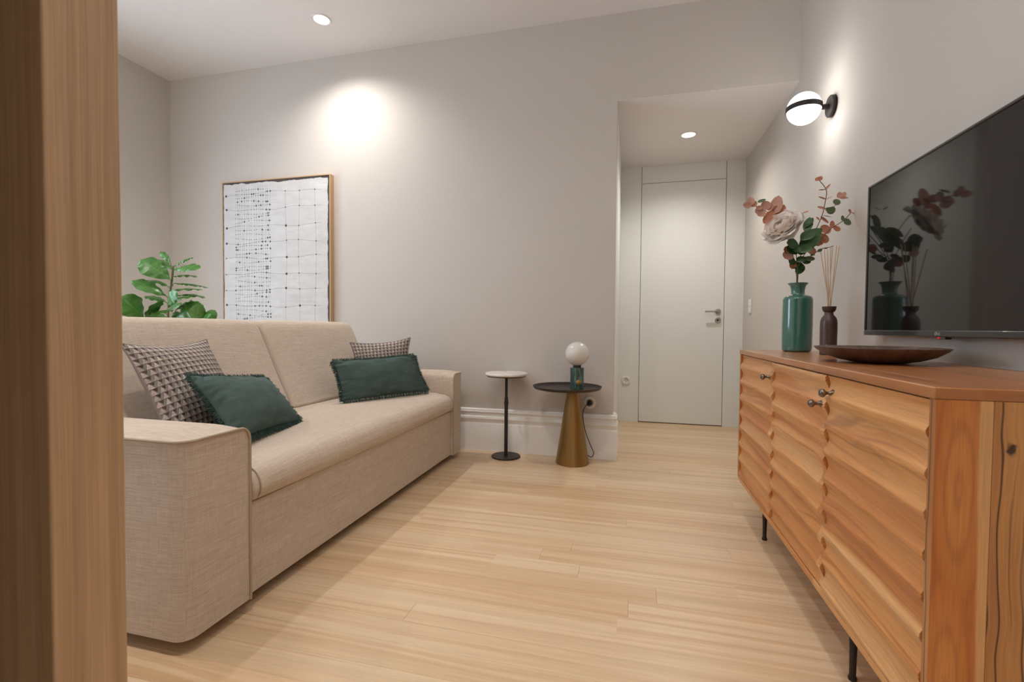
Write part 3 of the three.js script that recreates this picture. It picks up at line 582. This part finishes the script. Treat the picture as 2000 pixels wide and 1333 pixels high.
// ---------------------------------------------------------------- side tables and table lamp
const marble = (a, b, s) => dataTex(256, 256, (i, j) => { const x = i / 256, y = j / 256, v = Math.abs(Math.sin(6 * (x + y) + 7 * fbm(x * 4, y * 4, 4, s))); return mix3(b, a, sst(0.03, 0.55, v) * (0.7 + 0.5 * fbm(x * 9, y * 9, 3, s + 4))); });
M.whiteMarble = std({ map: marble([232, 226, 220], [206, 200, 194], 901), roughness: 0.35 });
M.greenMarble = phy({ map: marble([44, 74, 68], [92, 124, 114], 905), roughness: 0.25, clearcoat: 0.4 });
M.brass = std({ color: new THREE.Color().setRGB(0.36, 0.235, 0.095), roughness: 0.36, metalness: 1 });
M.bronze = std({ color: new THREE.Color().setRGB(0.05, 0.038, 0.034), roughness: 0.42, metalness: 0.5 });
{
  const t = thing('side_table', 'small round white marble side table on a thin black pole', 'side table', [-0.835, 0, -3.15]);
  mesh('base', lathe([[0, 0], [0.096, 0], [0.1, 0.003], [0.1, 0.009], [0.097, 0.012], [0, 0.012]], 64), M.blackMetal, t);
  mesh('pole', [cyl(0.0125, 0.0125, 0.36, 24, 0, 0.012, 0), cyl(0.0095, 0.0095, 0.2, 24, 0, 0.37, 0)], M.blackMetal, t);
  mesh('collar', lathe([[0.0126, 0.362], [0.015, 0.366], [0.015, 0.385], [0.0125, 0.392], [0.0125, 0.41], [0.0097, 0.425]], 24), M.blackMetal, t);
  mesh('support', lathe([[0, 0.563], [0.134, 0.563], [0.138, 0.568], [0, 0.569]], 48), M.blackMetal, t);
  mesh('marble_top', lathe([[0, 0.5692], [0.14, 0.5692], [0.147, 0.574], [0.148, 0.58], [0.145, 0.587], [0.14, 0.589], [0, 0.589]], 72), M.whiteMarble, t);
}
const TX = -0.372, TZ = -3.135;
{
  const t = thing('tray_table', 'side table with a brushed brass cone base and dark round tray top', 'side table', [TX, 0, TZ]);
  mesh('cone_base', lathe([[0, 0], [0.108, 0], [0.111, 0.004], [0.108, 0.02], [0.038, 0.497], [0.036, 0.503], [0, 0.503]], 72), M.brass, t);
  mesh('tray', lathe([[0, 0.5035], [0.20, 0.5035], [0.214, 0.507], [0.2245, 0.522], [0.2235, 0.5235], [0.212, 0.511], [0.198, 0.5075], [0, 0.5075]], 96).translate(-0.03, 0, 0.072), M.bronze, t);
}
{
  const lx = -0.336, lz = -3.04, y = 0.5075;
  const t = thing('table_lamp', 'unlit opal globe table lamp on a green marble cylinder', 'table lamp', [lx, y, lz]);
  mesh('marble_base', lathe([[0, 0.0005], [0.043, 0.0005], [0.0445, 0.002], [0.0445, 0.138], [0.043, 0.14], [0, 0.14]], 48), M.greenMarble, t);
  mesh('collar', cyl(0.026, 0.026, 0.016, 32, 0, 0.14, 0), M.blackMetal, t);
  const r = 0.077, pts = []; for (let i = 0; i <= 30; i++) { const a = -1.22 + (Math.PI / 2 + 1.22) * i / 30; pts.push([Math.max(0, Math.cos(a) * r), Math.sin(a) * r + 0.228]); }
  mesh('globe', lathe(pts, 48), phy({ color: new THREE.Color().setRGB(0.82, 0.79, 0.75), roughness: 0.25, transmission: 0.25, thickness: 0 }), t);
  const kn = mesh('dimmer_knob', lathe([[0, 0], [0.008, 0], [0.008, 0.012], [0.016, 0.014], [0.0165, 0.022], [0.0145, 0.025], [0, 0.026]], 32).rotateX(Math.PI / 2), std({ color: new THREE.Color().setRGB(0.48, 0.34, 0.13), roughness: 0.35, metalness: 1 }), t);
  kn.position.set(0.0135 * 0.9, 0.05, 0.042); kn.rotation.y = 0.3;
  const q = (x, yy, z) => V(x - lx, yy - y, z - lz);
  mesh('cord', tube([q(-0.345, 0.516, -3.086), q(-0.37, 0.514, -3.16), q(-0.39, 0.53, -3.264), q(-0.398, 0.52, -3.294), q(-0.408, 0.455, -3.285), q(-0.395, 0.42, -3.27), q(-0.37, 0.34, -3.258), q(-0.36, 0.15, -3.256), q(-0.30, 0.045, -3.25), q(-0.252, 0.02, -3.235), q(-0.238, 0.05, -3.238), q(-0.255, 0.085, -3.25), q(-0.30, 0.2, -3.256), q(-0.315, 0.33, -3.268), q(-0.292, 0.372, -3.277)], 0.0026, 140, 6), M.dark, t);
  mesh('plug', lathe([[0, 0.03], [0.012, 0.028], [0.017, 0.02], [0.018, 0], [0, 0]], 24).rotateX(Math.PI / 2).translate(-0.274 - lx, 0.383 - y, ZB + 0.0125 - lz), M.dark, t);
}
// wall sockets and switch
function socket(label, x, y, z) {
  const t = thing('wall_socket', label, 'wall socket', [x, y, z]);
  mesh('plate', lathe([[0, 0.003], [0.021, 0.003], [0.023, 0.012], [0.03, 0.012], [0.041, 0.0095], [0.043, 0.006], [0.043, 0], [0, 0]], 48).rotateX(Math.PI / 2), M.plastic, t);
  mesh('earth_clip', [box(-0.004, 0.004, 0.012, 0.02, 0.003, 0.01), box(-0.004, 0.004, -0.02, -0.012, 0.003, 0.01), cyl(0.003, 0.003, 0.001, 12).rotateX(Math.PI / 2).translate(-0.0095, 0, 0.0035), cyl(0.003, 0.003, 0.001, 12).rotateX(Math.PI / 2).translate(0.0095, 0, 0.0035)], M.steel, t);
}
socket('round white wall socket holding the black lamp plug', -0.274, 0.383, ZB + 0.0005);
socket('empty round white wall socket on the hall panel beside the door', -0.045, 0.4, ZH + 0.0005);
{
  const t = thing('light_switch', 'white double light switch on the hall wall beside the door', 'light switch', [XR, 1.1, -4.42]);
  mesh('plate', rbox(-0.009, -0.0005, -0.06, 0.06, -0.042, 0.042, 0.003), M.plastic, t);
  mesh('rocker', rbox(-0.0125, -0.006, 0.004, 0.05, -0.03, 0.03, 0.002), M.plastic, t);
  mesh('rocker', rbox(-0.0125, -0.006, -0.05, -0.004, -0.03, 0.03, 0.002), M.plastic, t);
}
// ---------------------------------------------------------------- things on the sideboard
{
  const t = thing('wooden_platter', 'shallow round dark wooden platter on the sideboard', 'platter', [0.752, ST, -1.715]);
  const wood = dataTex(512, 256, (i, j) => { const x = i / 512, y = j / 256, k = fbm(x * 60, y * 3, 3, 951), f = noise(x * 240, y * 40, 953); return mix3([66, 48, 38], [104, 82, 68], sst(0.2, 0.7, k * 0.7 + f * 0.3)); });
  mesh('bowl', lathe([[0, 0.001], [0.06, 0.001], [0.075, 0.003], [0.105, 0.009], [0.14, 0.022], [0.165, 0.039], [0.1725, 0.047], [0.171, 0.0485], [0.166, 0.0475], [0.125, 0.031], [0.08, 0.0175], [0.03, 0.0135], [0, 0.013]], 72), phy({ map: wood, roughness: 0.42, clearcoat: 0.15 }), t);
}
const VX = 0.742, VZ = -2.44;
{
  const t = thing('vase', 'teal glazed bottle vase with a flared neck on the sideboard', 'vase', [VX, ST, VZ]);
  const R = 0.0615;
  const prof = [[0, 0.0015], [R - 0.012, 0.0008], [R - 0.005, 0.003], [R - 0.001, 0.009], [R, 0.02], [R + 0.001, 0.12], [R, 0.238], [R - 0.001, 0.246], [R - 0.006, 0.254], [R - 0.016, 0.2585], [0.034, 0.261], [0.0285, 0.265], [0.0275, 0.275], [0.029, 0.29], [0.033, 0.304], [0.041, 0.3125], [0.0425, 0.315], [0.041, 0.317], [0.037, 0.315], [0.029, 0.306], [0.0235, 0.29], [0.0225, 0.272], [0.024, 0.262]];
  mesh('body', lathe(prof, 72), phy({ color: new THREE.Color().setRGB(0.045, 0.155, 0.122), roughness: 0.16, clearcoat: 1, clearcoatRoughness: 0.04 }), t);
}
const DX = 0.782, DZ = -2.19;
{
  const t = thing('reed_diffuser', 'dark brown reed diffuser bottle beside the teal vase', 'diffuser', [DX, ST, DZ]);
  const br = phy({ color: new THREE.Color().setRGB(0.075, 0.037, 0.032), roughness: 0.4, clearcoat: 0.2 });
  mesh('bottle', lathe([[0, 0.0005], [0.0285, 0.0005], [0.03, 0.003], [0.0305, 0.125], [0.0295, 0.14], [0.025, 0.153], [0.018, 0.161], [0.016, 0.167], [0.0155, 0.174]], 48), br, t);
  mesh('neck_cup', lathe([[0.014, 0.1735], [0.019, 0.176], [0.0235, 0.184], [0.0255, 0.197], [0.0235, 0.1975], [0.021, 0.186], [0.012, 0.18], [0, 0.18]], 48), std({ color: new THREE.Color().setRGB(0.06, 0.032, 0.024), roughness: 0.55 }), t);
  const a = -2.35; mesh('label_tab', box(-0.0035, 0.0035, 0.012, 0.042, 0.0304, 0.0312).rotateY(-0.55), std({ color: new THREE.Color().setRGB(0.42, 0.36, 0.26), roughness: 0.5 }), t);
  const reed = std({ color: new THREE.Color().setRGB(0.62, 0.45, 0.3), roughness: 0.8 });
  const tips = [[1603, 493], [1610, 486], [1616, 488], [1622, 482], [1626, 481], [1634, 480], [1639, 481]];
  tips.forEach(([u, v], k) => {
    const tip = at(u, v, 1.93 + 0.012 * ((k * 5) % 7 - 3) / 3), foot = V(DX + 0.006 * Math.cos(k * 2.4), ST + 0.182, DZ + 0.006 * Math.sin(k * 2.4)).lerp(V(DX, ST + 0.182, DZ), 0.2);
    foot.addScaledVector(tip.clone().sub(foot).setY(0), 0.05);
    tag(mesh('diffuser_reed', tube([foot, foot.clone().lerp(tip, 0.5), tip], 0.0017, 6, 8), reed), 'thin pale rattan reed standing in the brown diffuser bottle', 'reed', 'reeds in the diffuser');
  });
}
// ---------------------------------------------------------------- leaves
// a leaf from base to tip: w = half width, round = where it is widest, cup / bend in metres
function leaf(base, tip, face, w, o = {}) {
  const f = tip.clone().sub(base), L = f.length(); f.normalize();
  const s = f.clone().cross(face).normalize(), n = s.clone().cross(f).normalize(), nu = o.nu ?? 10, nw = o.nw ?? 4, pos = [], uv = [], idx = [];
  for (let i = 0; i <= nu; i++) for (let j = -nw; j <= nw; j++) {
    const u = i / nu, k = j / nw, ww = w * Math.pow(Math.sin(Math.PI * Math.pow(u, o.pow ?? 1)), o.sharp ?? 0.6) * (1 + (o.wave ?? 0) * Math.sin(u * 19 + j));
    const p = base.clone().addScaledVector(f, u * L).addScaledVector(s, k * ww).addScaledVector(n, (o.cup ?? 0) * k * k * Math.sin(Math.PI * u) + (o.bend ?? 0) * Math.sin(Math.PI * u) * -1 + (o.ripple ?? 0) * Math.abs(k) * Math.sin(u * 24 + (k > 0 ? 1 : 0)));
    pos.push(p.x, p.y, p.z); uv.push(0.5 + 0.5 * k, u);
  }
  const m = 2 * nw + 1;
  for (let i = 0; i < nu; i++) for (let j = 0; j < m - 1; j++) { const a = i * m + j, b = a + 1, c = a + m, d = c + 1; idx.push(a, b, c, b, d, c); }
  const g = new THREE.BufferGeometry(); g.setAttribute('position', new THREE.Float32BufferAttribute(pos, 3)); g.setAttribute('uv', new THREE.Float32BufferAttribute(uv, 2)); g.setIndex(idx); g.computeVertexNormals(); return g;
}
const leafTex = (a, b, vein, s) => dataTex(128, 256, (i, j) => {
  const x = Math.abs(i / 127 - 0.5) * 2, y = j / 255, mid = 1 - sst(0.02, 0.07, x), q = ((y * 9 - x * 1.6) % 1 + 1) % 1, side = (1 - sst(0.03, 0.1, Math.abs(q - 0.5))) * 0.5;
  return mix3(mix3(a, b, fbm(i / 22, j / 22, 3, s)), vein, Math.min(1, Math.max(mid, side) * 0.6));
});
const L2 = (map, o = {}) => phy({ map, roughness: 0.35, clearcoat: 0.3, clearcoatRoughness: 0.3, side: THREE.DoubleSide, ...o });
M.fig = L2(leafTex([52, 104, 36], [84, 140, 52], [118, 158, 82], 45), { transmission: 0.12, thickness: 0 });
// fiddle-leaf fig behind the sofa
{
  const D = 3.28, root = at(336, 900, D); root.y = 0;
  const t = thing('fiddle_leaf_fig', 'potted fiddle-leaf fig with large glossy leaves behind the sofa', 'plant', [root.x, 0, root.z]);
  const loc = (p) => p.clone().sub(root);
  mesh('pot', lathe([[0, 0.002], [0.13, 0.002], [0.15, 0.02], [0.18, 0.34], [0.183, 0.35], [0.172, 0.35], [0.165, 0.31], [0, 0.31]], 48), std({ color: new THREE.Color().setRGB(0.35, 0.32, 0.29), roughness: 0.8 }), t);
  mesh('soil', cyl(0.165, 0.166, 0.012, 32, 0, 0.305, 0), std({ color: new THREE.Color().setRGB(0.035, 0.025, 0.018), roughness: 1 }), t);
  const stemPx = [[338, 520, 0], [336, 545, 0.01], [333, 565, 0], [330, 590, -0.02], [328, 625, -0.02]];
  const sp = stemPx.map(([u, v, d]) => loc(at(u, v, D + d)));
  mesh('stem', tube([...sp, V(0.0, 0.7, 0.0), V(0.0, 0.3, 0)], 0.007, 50, 8), std({ color: new THREE.Color().setRGB(0.2, 0.14, 0.08), roughness: 0.8 }), t);
  // [base px, tip px, depth offset of tip, half width, material, facing (camera = 0 .. up = 1)]
  const fig = [
    [[334, 516], [313, 491], 0.02, 0.022, 'fig', 0.3], [[340, 521], [378, 503], 0.02, 0.020, 'fig', 0.8], [[340, 527], [390, 524], -0.1, 0.048, 'fig', 0.45],
    [[333, 547], [273, 508], -0.06, 0.075, 'fig', 0.25], [[337, 528], [306, 507], 0.08, 0.03, 'fig', 0.6], [[338, 541], [386, 541], 0.0, 0.034, 'fig', 0.86], [[332, 562], [284, 548], 0.06, 0.036, 'fig', 0.84],
    [[326, 580], [257, 548], -0.08, 0.055, 'fig', 0.5], [[339, 554], [406, 562], 0.05, 0.038, 'fig', 0.9], [[332, 568], [396, 566], -0.08, 0.036, 'fig', 0.93], [[345, 578], [402, 582], 0.02, 0.042, 'fig', 0.85],
    [[326, 592], [284, 578], 0.05, 0.04, 'fig', 0.7], [[328, 600], [345, 570], -0.1, 0.045, 'fig', 0.35], [[332, 588], [374, 580], -0.1, 0.04, 'fig', 0.6], [[322, 610], [352, 596], -0.14, 0.045, 'fig', 0.4],
    [[280, 622], [235, 580], -0.14, 0.085, 'fig', 0.3], [[284, 630], [312, 586], -0.25, 0.05, 'fig', 0.5], [[290, 620], [334, 606], -0.2, 0.05, 'fig', 0.75], [[345, 622], [392, 594], -0.02, 0.05, 'fig', 0.3],
    [[382, 640], [388, 594], -0.12, 0.05, 'fig', 0.2], [[352, 640], [345, 608], 0.05, 0.035, 'fig', 0.25], [[370, 640], [364, 600], 0.05, 0.04, 'fig', 0.25], [[395, 640], [420, 606], 0.02, 0.04, 'fig', 0.3], [[392, 635], [412, 612], -0.1, 0.035, 'fig', 0.4],
    [[300, 634], [250, 618], 0.0, 0.04, 'fig', 0.85], [[345, 605], [376, 592], 0.06, 0.045, 'fig', 0.8], [[330, 640], [300, 612], 0.05, 0.05, 'fig', 0.6], [[350, 600], [398, 596], 0.12, 0.05, 'fig', 0.5],
  ];
  const cam = camera.position;
  fig.forEach(([b, e, d, w, m, up], k) => {
    const B = loc(at(b[0], b[1], D - 0.01)), E = loc(at(e[0], e[1], D + d)), view = cam.clone().sub(E.clone().add(root)).normalize();
    const face = view.multiplyScalar(1 - up).add(V(0.05 * Math.sin(k * 3), up, 0)).normalize();
    mesh('leaf', leaf(B, E, face, w, { pow: 1.5, sharp: 0.62, cup: -0.012, bend: -0.012 - 0.01 * rnd(), wave: 0.05, ripple: 0.006, nu: 14 }), M[m], t);
    mesh('petiole', tube([loc(at(mix(b[0], 334, 0.35), b[1] + 6, D)), B.clone(), B.clone().lerp(E, 0.08)], 0.0025, 8, 6), M.fig, t);
  });
}
// ---------------------------------------------------------------- flowers in the vase
const FD = 2.168, neck = V(VX, ST + 0.3, VZ);
M.eucGreen = L2(leafTex([84, 106, 70], [108, 124, 88], [120, 132, 96], 51), { roughness: 0.6, clearcoat: 0 });
M.eucPink = L2(leafTex([190, 142, 128], [206, 158, 140], [196, 156, 130], 53), { roughness: 0.6, clearcoat: 0, transmission: 0.12, thickness: 0 });
M.eucRust = L2(leafTex([172, 108, 80], [190, 128, 96], [178, 136, 100], 55), { roughness: 0.6, clearcoat: 0, transmission: 0.12, thickness: 0 });
M.stem = std({ color: new THREE.Color().setRGB(0.16, 0.11, 0.06), roughness: 0.8 });
M.greenLeaf = L2(leafTex([34, 74, 30], [58, 104, 44], [86, 124, 62], 57), { roughness: 0.45 });
function sprig(label, stems, leaves, mat = M.stem, name = 'eucalyptus_branch', category = 'eucalyptus') {
  const t = thing(name, label, category, [VX, ST + 0.02, VZ]), o = V(VX, ST + 0.02, VZ), loc = (p) => p.clone().sub(o);
  stems.forEach((pts, k) => {
    const w = pts.map(([u, v, d]) => loc(at(u, v, FD + (d ?? 0))));
    if (k === 0) w.unshift(loc(V(VX + rr(-0.012, 0.012), ST + 0.09, VZ + rr(-0.012, 0.012))), loc(neck.clone().add(V(rr(-0.009, 0.009), 0, rr(-0.009, 0.009)))));
    mesh(k ? 'twig' : 'stem', tube(w, k ? 0.0012 : 0.0018, 50, 6), mat, t);
  });
  leaves.forEach(([b, e, w, m, up, d = 0, de = 0], k) => {
    const B = loc(at(b[0], b[1], FD + d)), E = loc(at(e[0], e[1], FD + d + de)), view = camera.position.clone().sub(E.clone().add(o)).normalize();
    mesh('leaf', leaf(B, E, view.multiplyScalar(1 - up).add(V(0.1 * Math.sin(k * 2), up, 0)).normalize(), w * (name === 'eucalyptus_branch' ? 1.25 : 1.15), { pow: name === 'eucalyptus_branch' ? 0.85 : 1.05, sharp: name === 'eucalyptus_branch' ? 0.5 : 0.75, cup: 0.003, bend: 0.002, nu: 8, nw: 3 }), M[m], t);
  });
  return t;
}
sprig('rust-leaved eucalyptus branch reaching left over the peony', [[[1553, 520, 0.02], [1540, 470, 0.05], [1512, 425, 0.05], [1478, 404, 0.03], [1456, 400, 0.02]]],
  [[[1468, 402], [1451, 400], 0.012, 'eucPink', 0.2], [[1468, 402], [1465, 385], 0.013, 'eucPink', 0.1], [[1472, 405], [1472, 392], 0.012, 'eucRust', 0.2], [[1480, 396], [1496, 389], 0.009, 'eucGreen', 0.5], [[1492, 410], [1474, 414], 0.016, 'eucPink', 0.15],
    [[1494, 412], [1480, 422], 0.016, 'eucPink', 0.2], [[1500, 410], [1491, 393], 0.017, 'eucPink', 0.1], [[1500, 412], [1506, 396], 0.013, 'eucPink', 0.15], [[1512, 418], [1521, 382], 0.021, 'eucPink', 0.1], [[1516, 420], [1532, 400], 0.018, 'eucRust', 0.2],
    [[1510, 412], [1491, 437], 0.015, 'eucRust', 0.2], [[1508, 410], [1524, 414], 0.018, 'eucRust', 0.25], [[1477, 408], [1490, 404], 0.01, 'eucPink', 0.3]]);
sprig('tall thin eucalyptus branch with paired leaves rising above the peony', [[[1564, 500, 0.01], [1590, 455, 0.0], [1606, 420, 0], [1611, 398, 0], [1614, 372, 0], [1600, 352, 0.01]], [[1611, 408, 0], [1626, 405, 0], [1636, 397, 0]]],
  [[[1600, 353], [1594, 347], 0.009, 'eucRust', 0.3, 0, 0.02], [[1600, 353], [1604, 344], 0.008, 'eucRust', 0.4], [[1612, 371], [1598, 371], 0.007, 'eucRust', 0.93], [[1613, 371], [1622, 359], 0.007, 'eucRust', 0.85], [[1613, 390], [1598, 384], 0.008, 'eucRust', 0.9], [[1613, 390], [1625, 384], 0.008, 'eucRust', 0.88],
    [[1614, 408], [1596, 405], 0.013, 'eucRust', 0.55], [[1612, 410], [1628, 412], 0.013, 'eucGreen', 0.4], [[1608, 421], [1625, 424], 0.011, 'eucGreen', 0.7], [[1620, 405], [1627, 418], 0.014, 'eucGreen', 0.3], [[1602, 424], [1619, 436], 0.012, 'eucRust', 0.55], [[1601, 430], [1594, 425], 0.01, 'eucRust', 0.6],
    [[1628, 398], [1641, 392], 0.013, 'eucGreen', 0.2], [[1640, 388], [1640, 375], 0.009, 'eucPink', 0.3], [[1640, 388], [1658, 386], 0.009, 'eucPink', 0.5], [[1646, 386], [1650, 375], 0.009, 'eucPink', 0.3]]);
sprig('short eucalyptus twig with rust leaves leaning towards the television', [[[1566, 505, 0.01], [1600, 470, -0.03], [1624, 446, -0.04], [1646, 432, -0.05], [1662, 416, -0.06]]],
  [[[1662, 416], [1676, 419], 0.009, 'eucRust', 0.6], [[1662, 416], [1657, 409], 0.01, 'eucRust', 0.6], [[1647, 431], [1663, 437], 0.014, 'eucGreen', 0.4], [[1647, 432], [1645, 421], 0.006, 'eucGreen', 0.7], [[1628, 448], [1642, 446], 0.013, 'eucRust', 0.35], [[1626, 446], [1625, 431], 0.008, 'eucRust', 0.5],
    [[1604, 452], [1622, 444], 0.02, 'eucRust', 0.2], [[1600, 470], [1617, 461], 0.022, 'eucRust', 0.25], [[1606, 478], [1596, 466], 0.018, 'eucRust', 0.3]]);
sprig('drooping eucalyptus twig with small leaves above the diffuser reeds', [[[1562, 515, -0.01], [1585, 500, -0.03], [1603, 487, -0.05], [1622, 483, -0.06]]],
  [[[1622, 483], [1629, 480], 0.004, 'greenLeaf', 0.8], [[1610, 486], [1616, 485], 0.005, 'greenLeaf', 0.5], [[1598, 493], [1605, 486], 0.007, 'greenLeaf', 0.4], [[1583, 500], [1592, 497], 0.007, 'greenLeaf', 0.5], [[1572, 506], [1592, 505], 0.012, 'eucGreen', 0.4], [[1566, 512], [1584, 510], 0.012, 'greenLeaf', 0.3],
    [[1545, 495], [1532, 505], 0.02, 'eucPink', 0.2, -0.03], [[1550, 490], [1530, 488], 0.018, 'eucRust', 0.3, -0.02], [[1552, 496], [1534, 482], 0.014, 'eucRust', 0.4, -0.02], [[1575, 490], [1594, 488], 0.02, 'eucRust', 0.35, 0.02], [[1560, 510], [1550, 525], 0.014, 'greenLeaf', 0.3], [[1556, 520], [1572, 528], 0.016, 'eucGreen', 0.2], [[1556, 528], [1564, 512], 0.015, 'greenLeaf', 0.2], [[1555, 535], [1571, 520], 0.013, 'greenLeaf', 0.3], [[1553, 525], [1544, 512], 0.012, 'eucRust', 0.3]]);
{
  const t = sprig('white peony bloom with broad green leaves in the teal vase', [[[1556, 510, 0], [1552, 480, -0.02], [1540, 455, -0.02]]],
    [[[1560, 478], [1536, 474], 0.024, 'greenLeaf', 0.35, -0.06], [[1562, 482], [1548, 490], 0.02, 'greenLeaf', 0.3, -0.06], [[1562, 474], [1606, 446], 0.026, 'greenLeaf', 0.3, -0.03], [[1560, 480], [1596, 470], 0.028, 'greenLeaf', 0.35, -0.05], [[1562, 486], [1588, 484], 0.022, 'greenLeaf', 0.5, -0.02], [[1574, 456], [1582, 424], 0.018, 'greenLeaf', 0.35, 0.02], [[1572, 445], [1588, 425], 0.014, 'greenLeaf', 0.4, 0.02], [[1566, 418], [1558, 412], 0.009, 'eucRust', 0.7, 0.03], [[1568, 418], [1579, 412], 0.009, 'eucRust', 0.7, 0.03], [[1558, 484], [1572, 496], 0.018, 'greenLeaf', 0.4, 0], [[1556, 488], [1536, 484], 0.024, 'greenLeaf', 0.3, -0.05], [[1564, 470], [1590, 450], 0.024, 'greenLeaf', 0.45, -0.06], [[1566, 484], [1604, 462], 0.022, 'greenLeaf', 0.2, -0.06], [[1560, 494], [1584, 478], 0.024, 'greenLeaf', 0.5, -0.07], [[1556, 498], [1546, 476], 0.022, 'greenLeaf', 0.4, -0.05], [[1556, 512], [1574, 502], 0.018, 'greenLeaf', 0.4, -0.03], [[1554, 516], [1540, 506], 0.016, 'greenLeaf', 0.4, -0.02]], M.stem, 'peony', 'flower');
  const o = V(VX, ST + 0.02, VZ), c = at(1538, 453, FD - 0.04).sub(o);
  const bloom = new THREE.Group(); bloom.name = 'bloom'; bloom.position.copy(c); t.add(bloom);
  const axis = V(-0.68, 0.55, 0.46).normalize();
  bloom.quaternion.setFromUnitVectors(V(0, 1, 0), axis);
  const petal = phy({ color: new THREE.Color().setRGB(0.9, 0.8, 0.73), roughness: 0.8, transmission: 0.12, thickness: 0, side: THREE.DoubleSide });
  const petalPale = phy({ color: new THREE.Color().setRGB(0.9, 0.86, 0.8), roughness: 0.8, transmission: 0.12, thickness: 0, side: THREE.DoubleSide });
  // cupped petals in whorls, opening from the heart outwards
  [[6, 0.35, 0.05, 0.03], [7, 0.6, 0.06, 0.036], [9, 0.95, 0.072, 0.042], [9, 1.25, 0.086, 0.054], [8, 1.6, 0.095, 0.062], [6, 1.95, 0.095, 0.06]].forEach(([n, open, L, w], k) => {
    for (let i = 0; i < n; i++) {
      const ph = (i + 0.5 * (k % 2)) / n * 6.2832 + rr(-0.15, 0.15), nu = 10, nw = 5, pos = [], idx = [], op = open + rr(-0.12, 0.12), len = L * rr(0.9, 1.1), rough = rr(0, 9);
      const out = V(Math.cos(ph), 0, Math.sin(ph)), sd = V(-Math.sin(ph), 0, Math.cos(ph));
      for (let a = 0; a <= nu; a++) for (let b = -nw; b <= nw; b++) {
        const u = a / nu, q = b / nw, ang = op * (0.35 + 0.65 * u) * (1 - 0.25 * u * u), ww = w * Math.pow(Math.sin(Math.PI * (0.1 + 0.78 * u)), 0.7);
        const p = V(0, 0.004, 0).addScaledVector(out, len * u * Math.sin(ang)).addScaledVector(V(0, 1, 0), len * u * Math.cos(ang)).addScaledVector(sd, q * ww);
        const inw = out.clone().multiplyScalar(-Math.cos(ang)).addScaledVector(V(0, 1, 0), Math.sin(ang));
        p.addScaledVector(inw, 0.018 * q * q * u + 0.003 * u * u * Math.sin(q * 6 + rough) + 0.002 * u * Math.sin(u * 9 + q * 4 + rough));
        pos.push(p.x, p.y, p.z);
      }
      const m = 2 * nw + 1; for (let a = 0; a < nu; a++) for (let b = 0; b < m - 1; b++) { const A = a * m + b; idx.push(A, A + 1, A + m, A + 1, A + m + 1, A + m); }
      const g = new THREE.BufferGeometry(); g.setAttribute('position', new THREE.Float32BufferAttribute(pos, 3)); g.setIndex(idx); g.computeVertexNormals();
      mesh('petal', g, k < 4 ? petal : petalPale, bloom);
    }
  });
}
renderer.render(scene, camera);
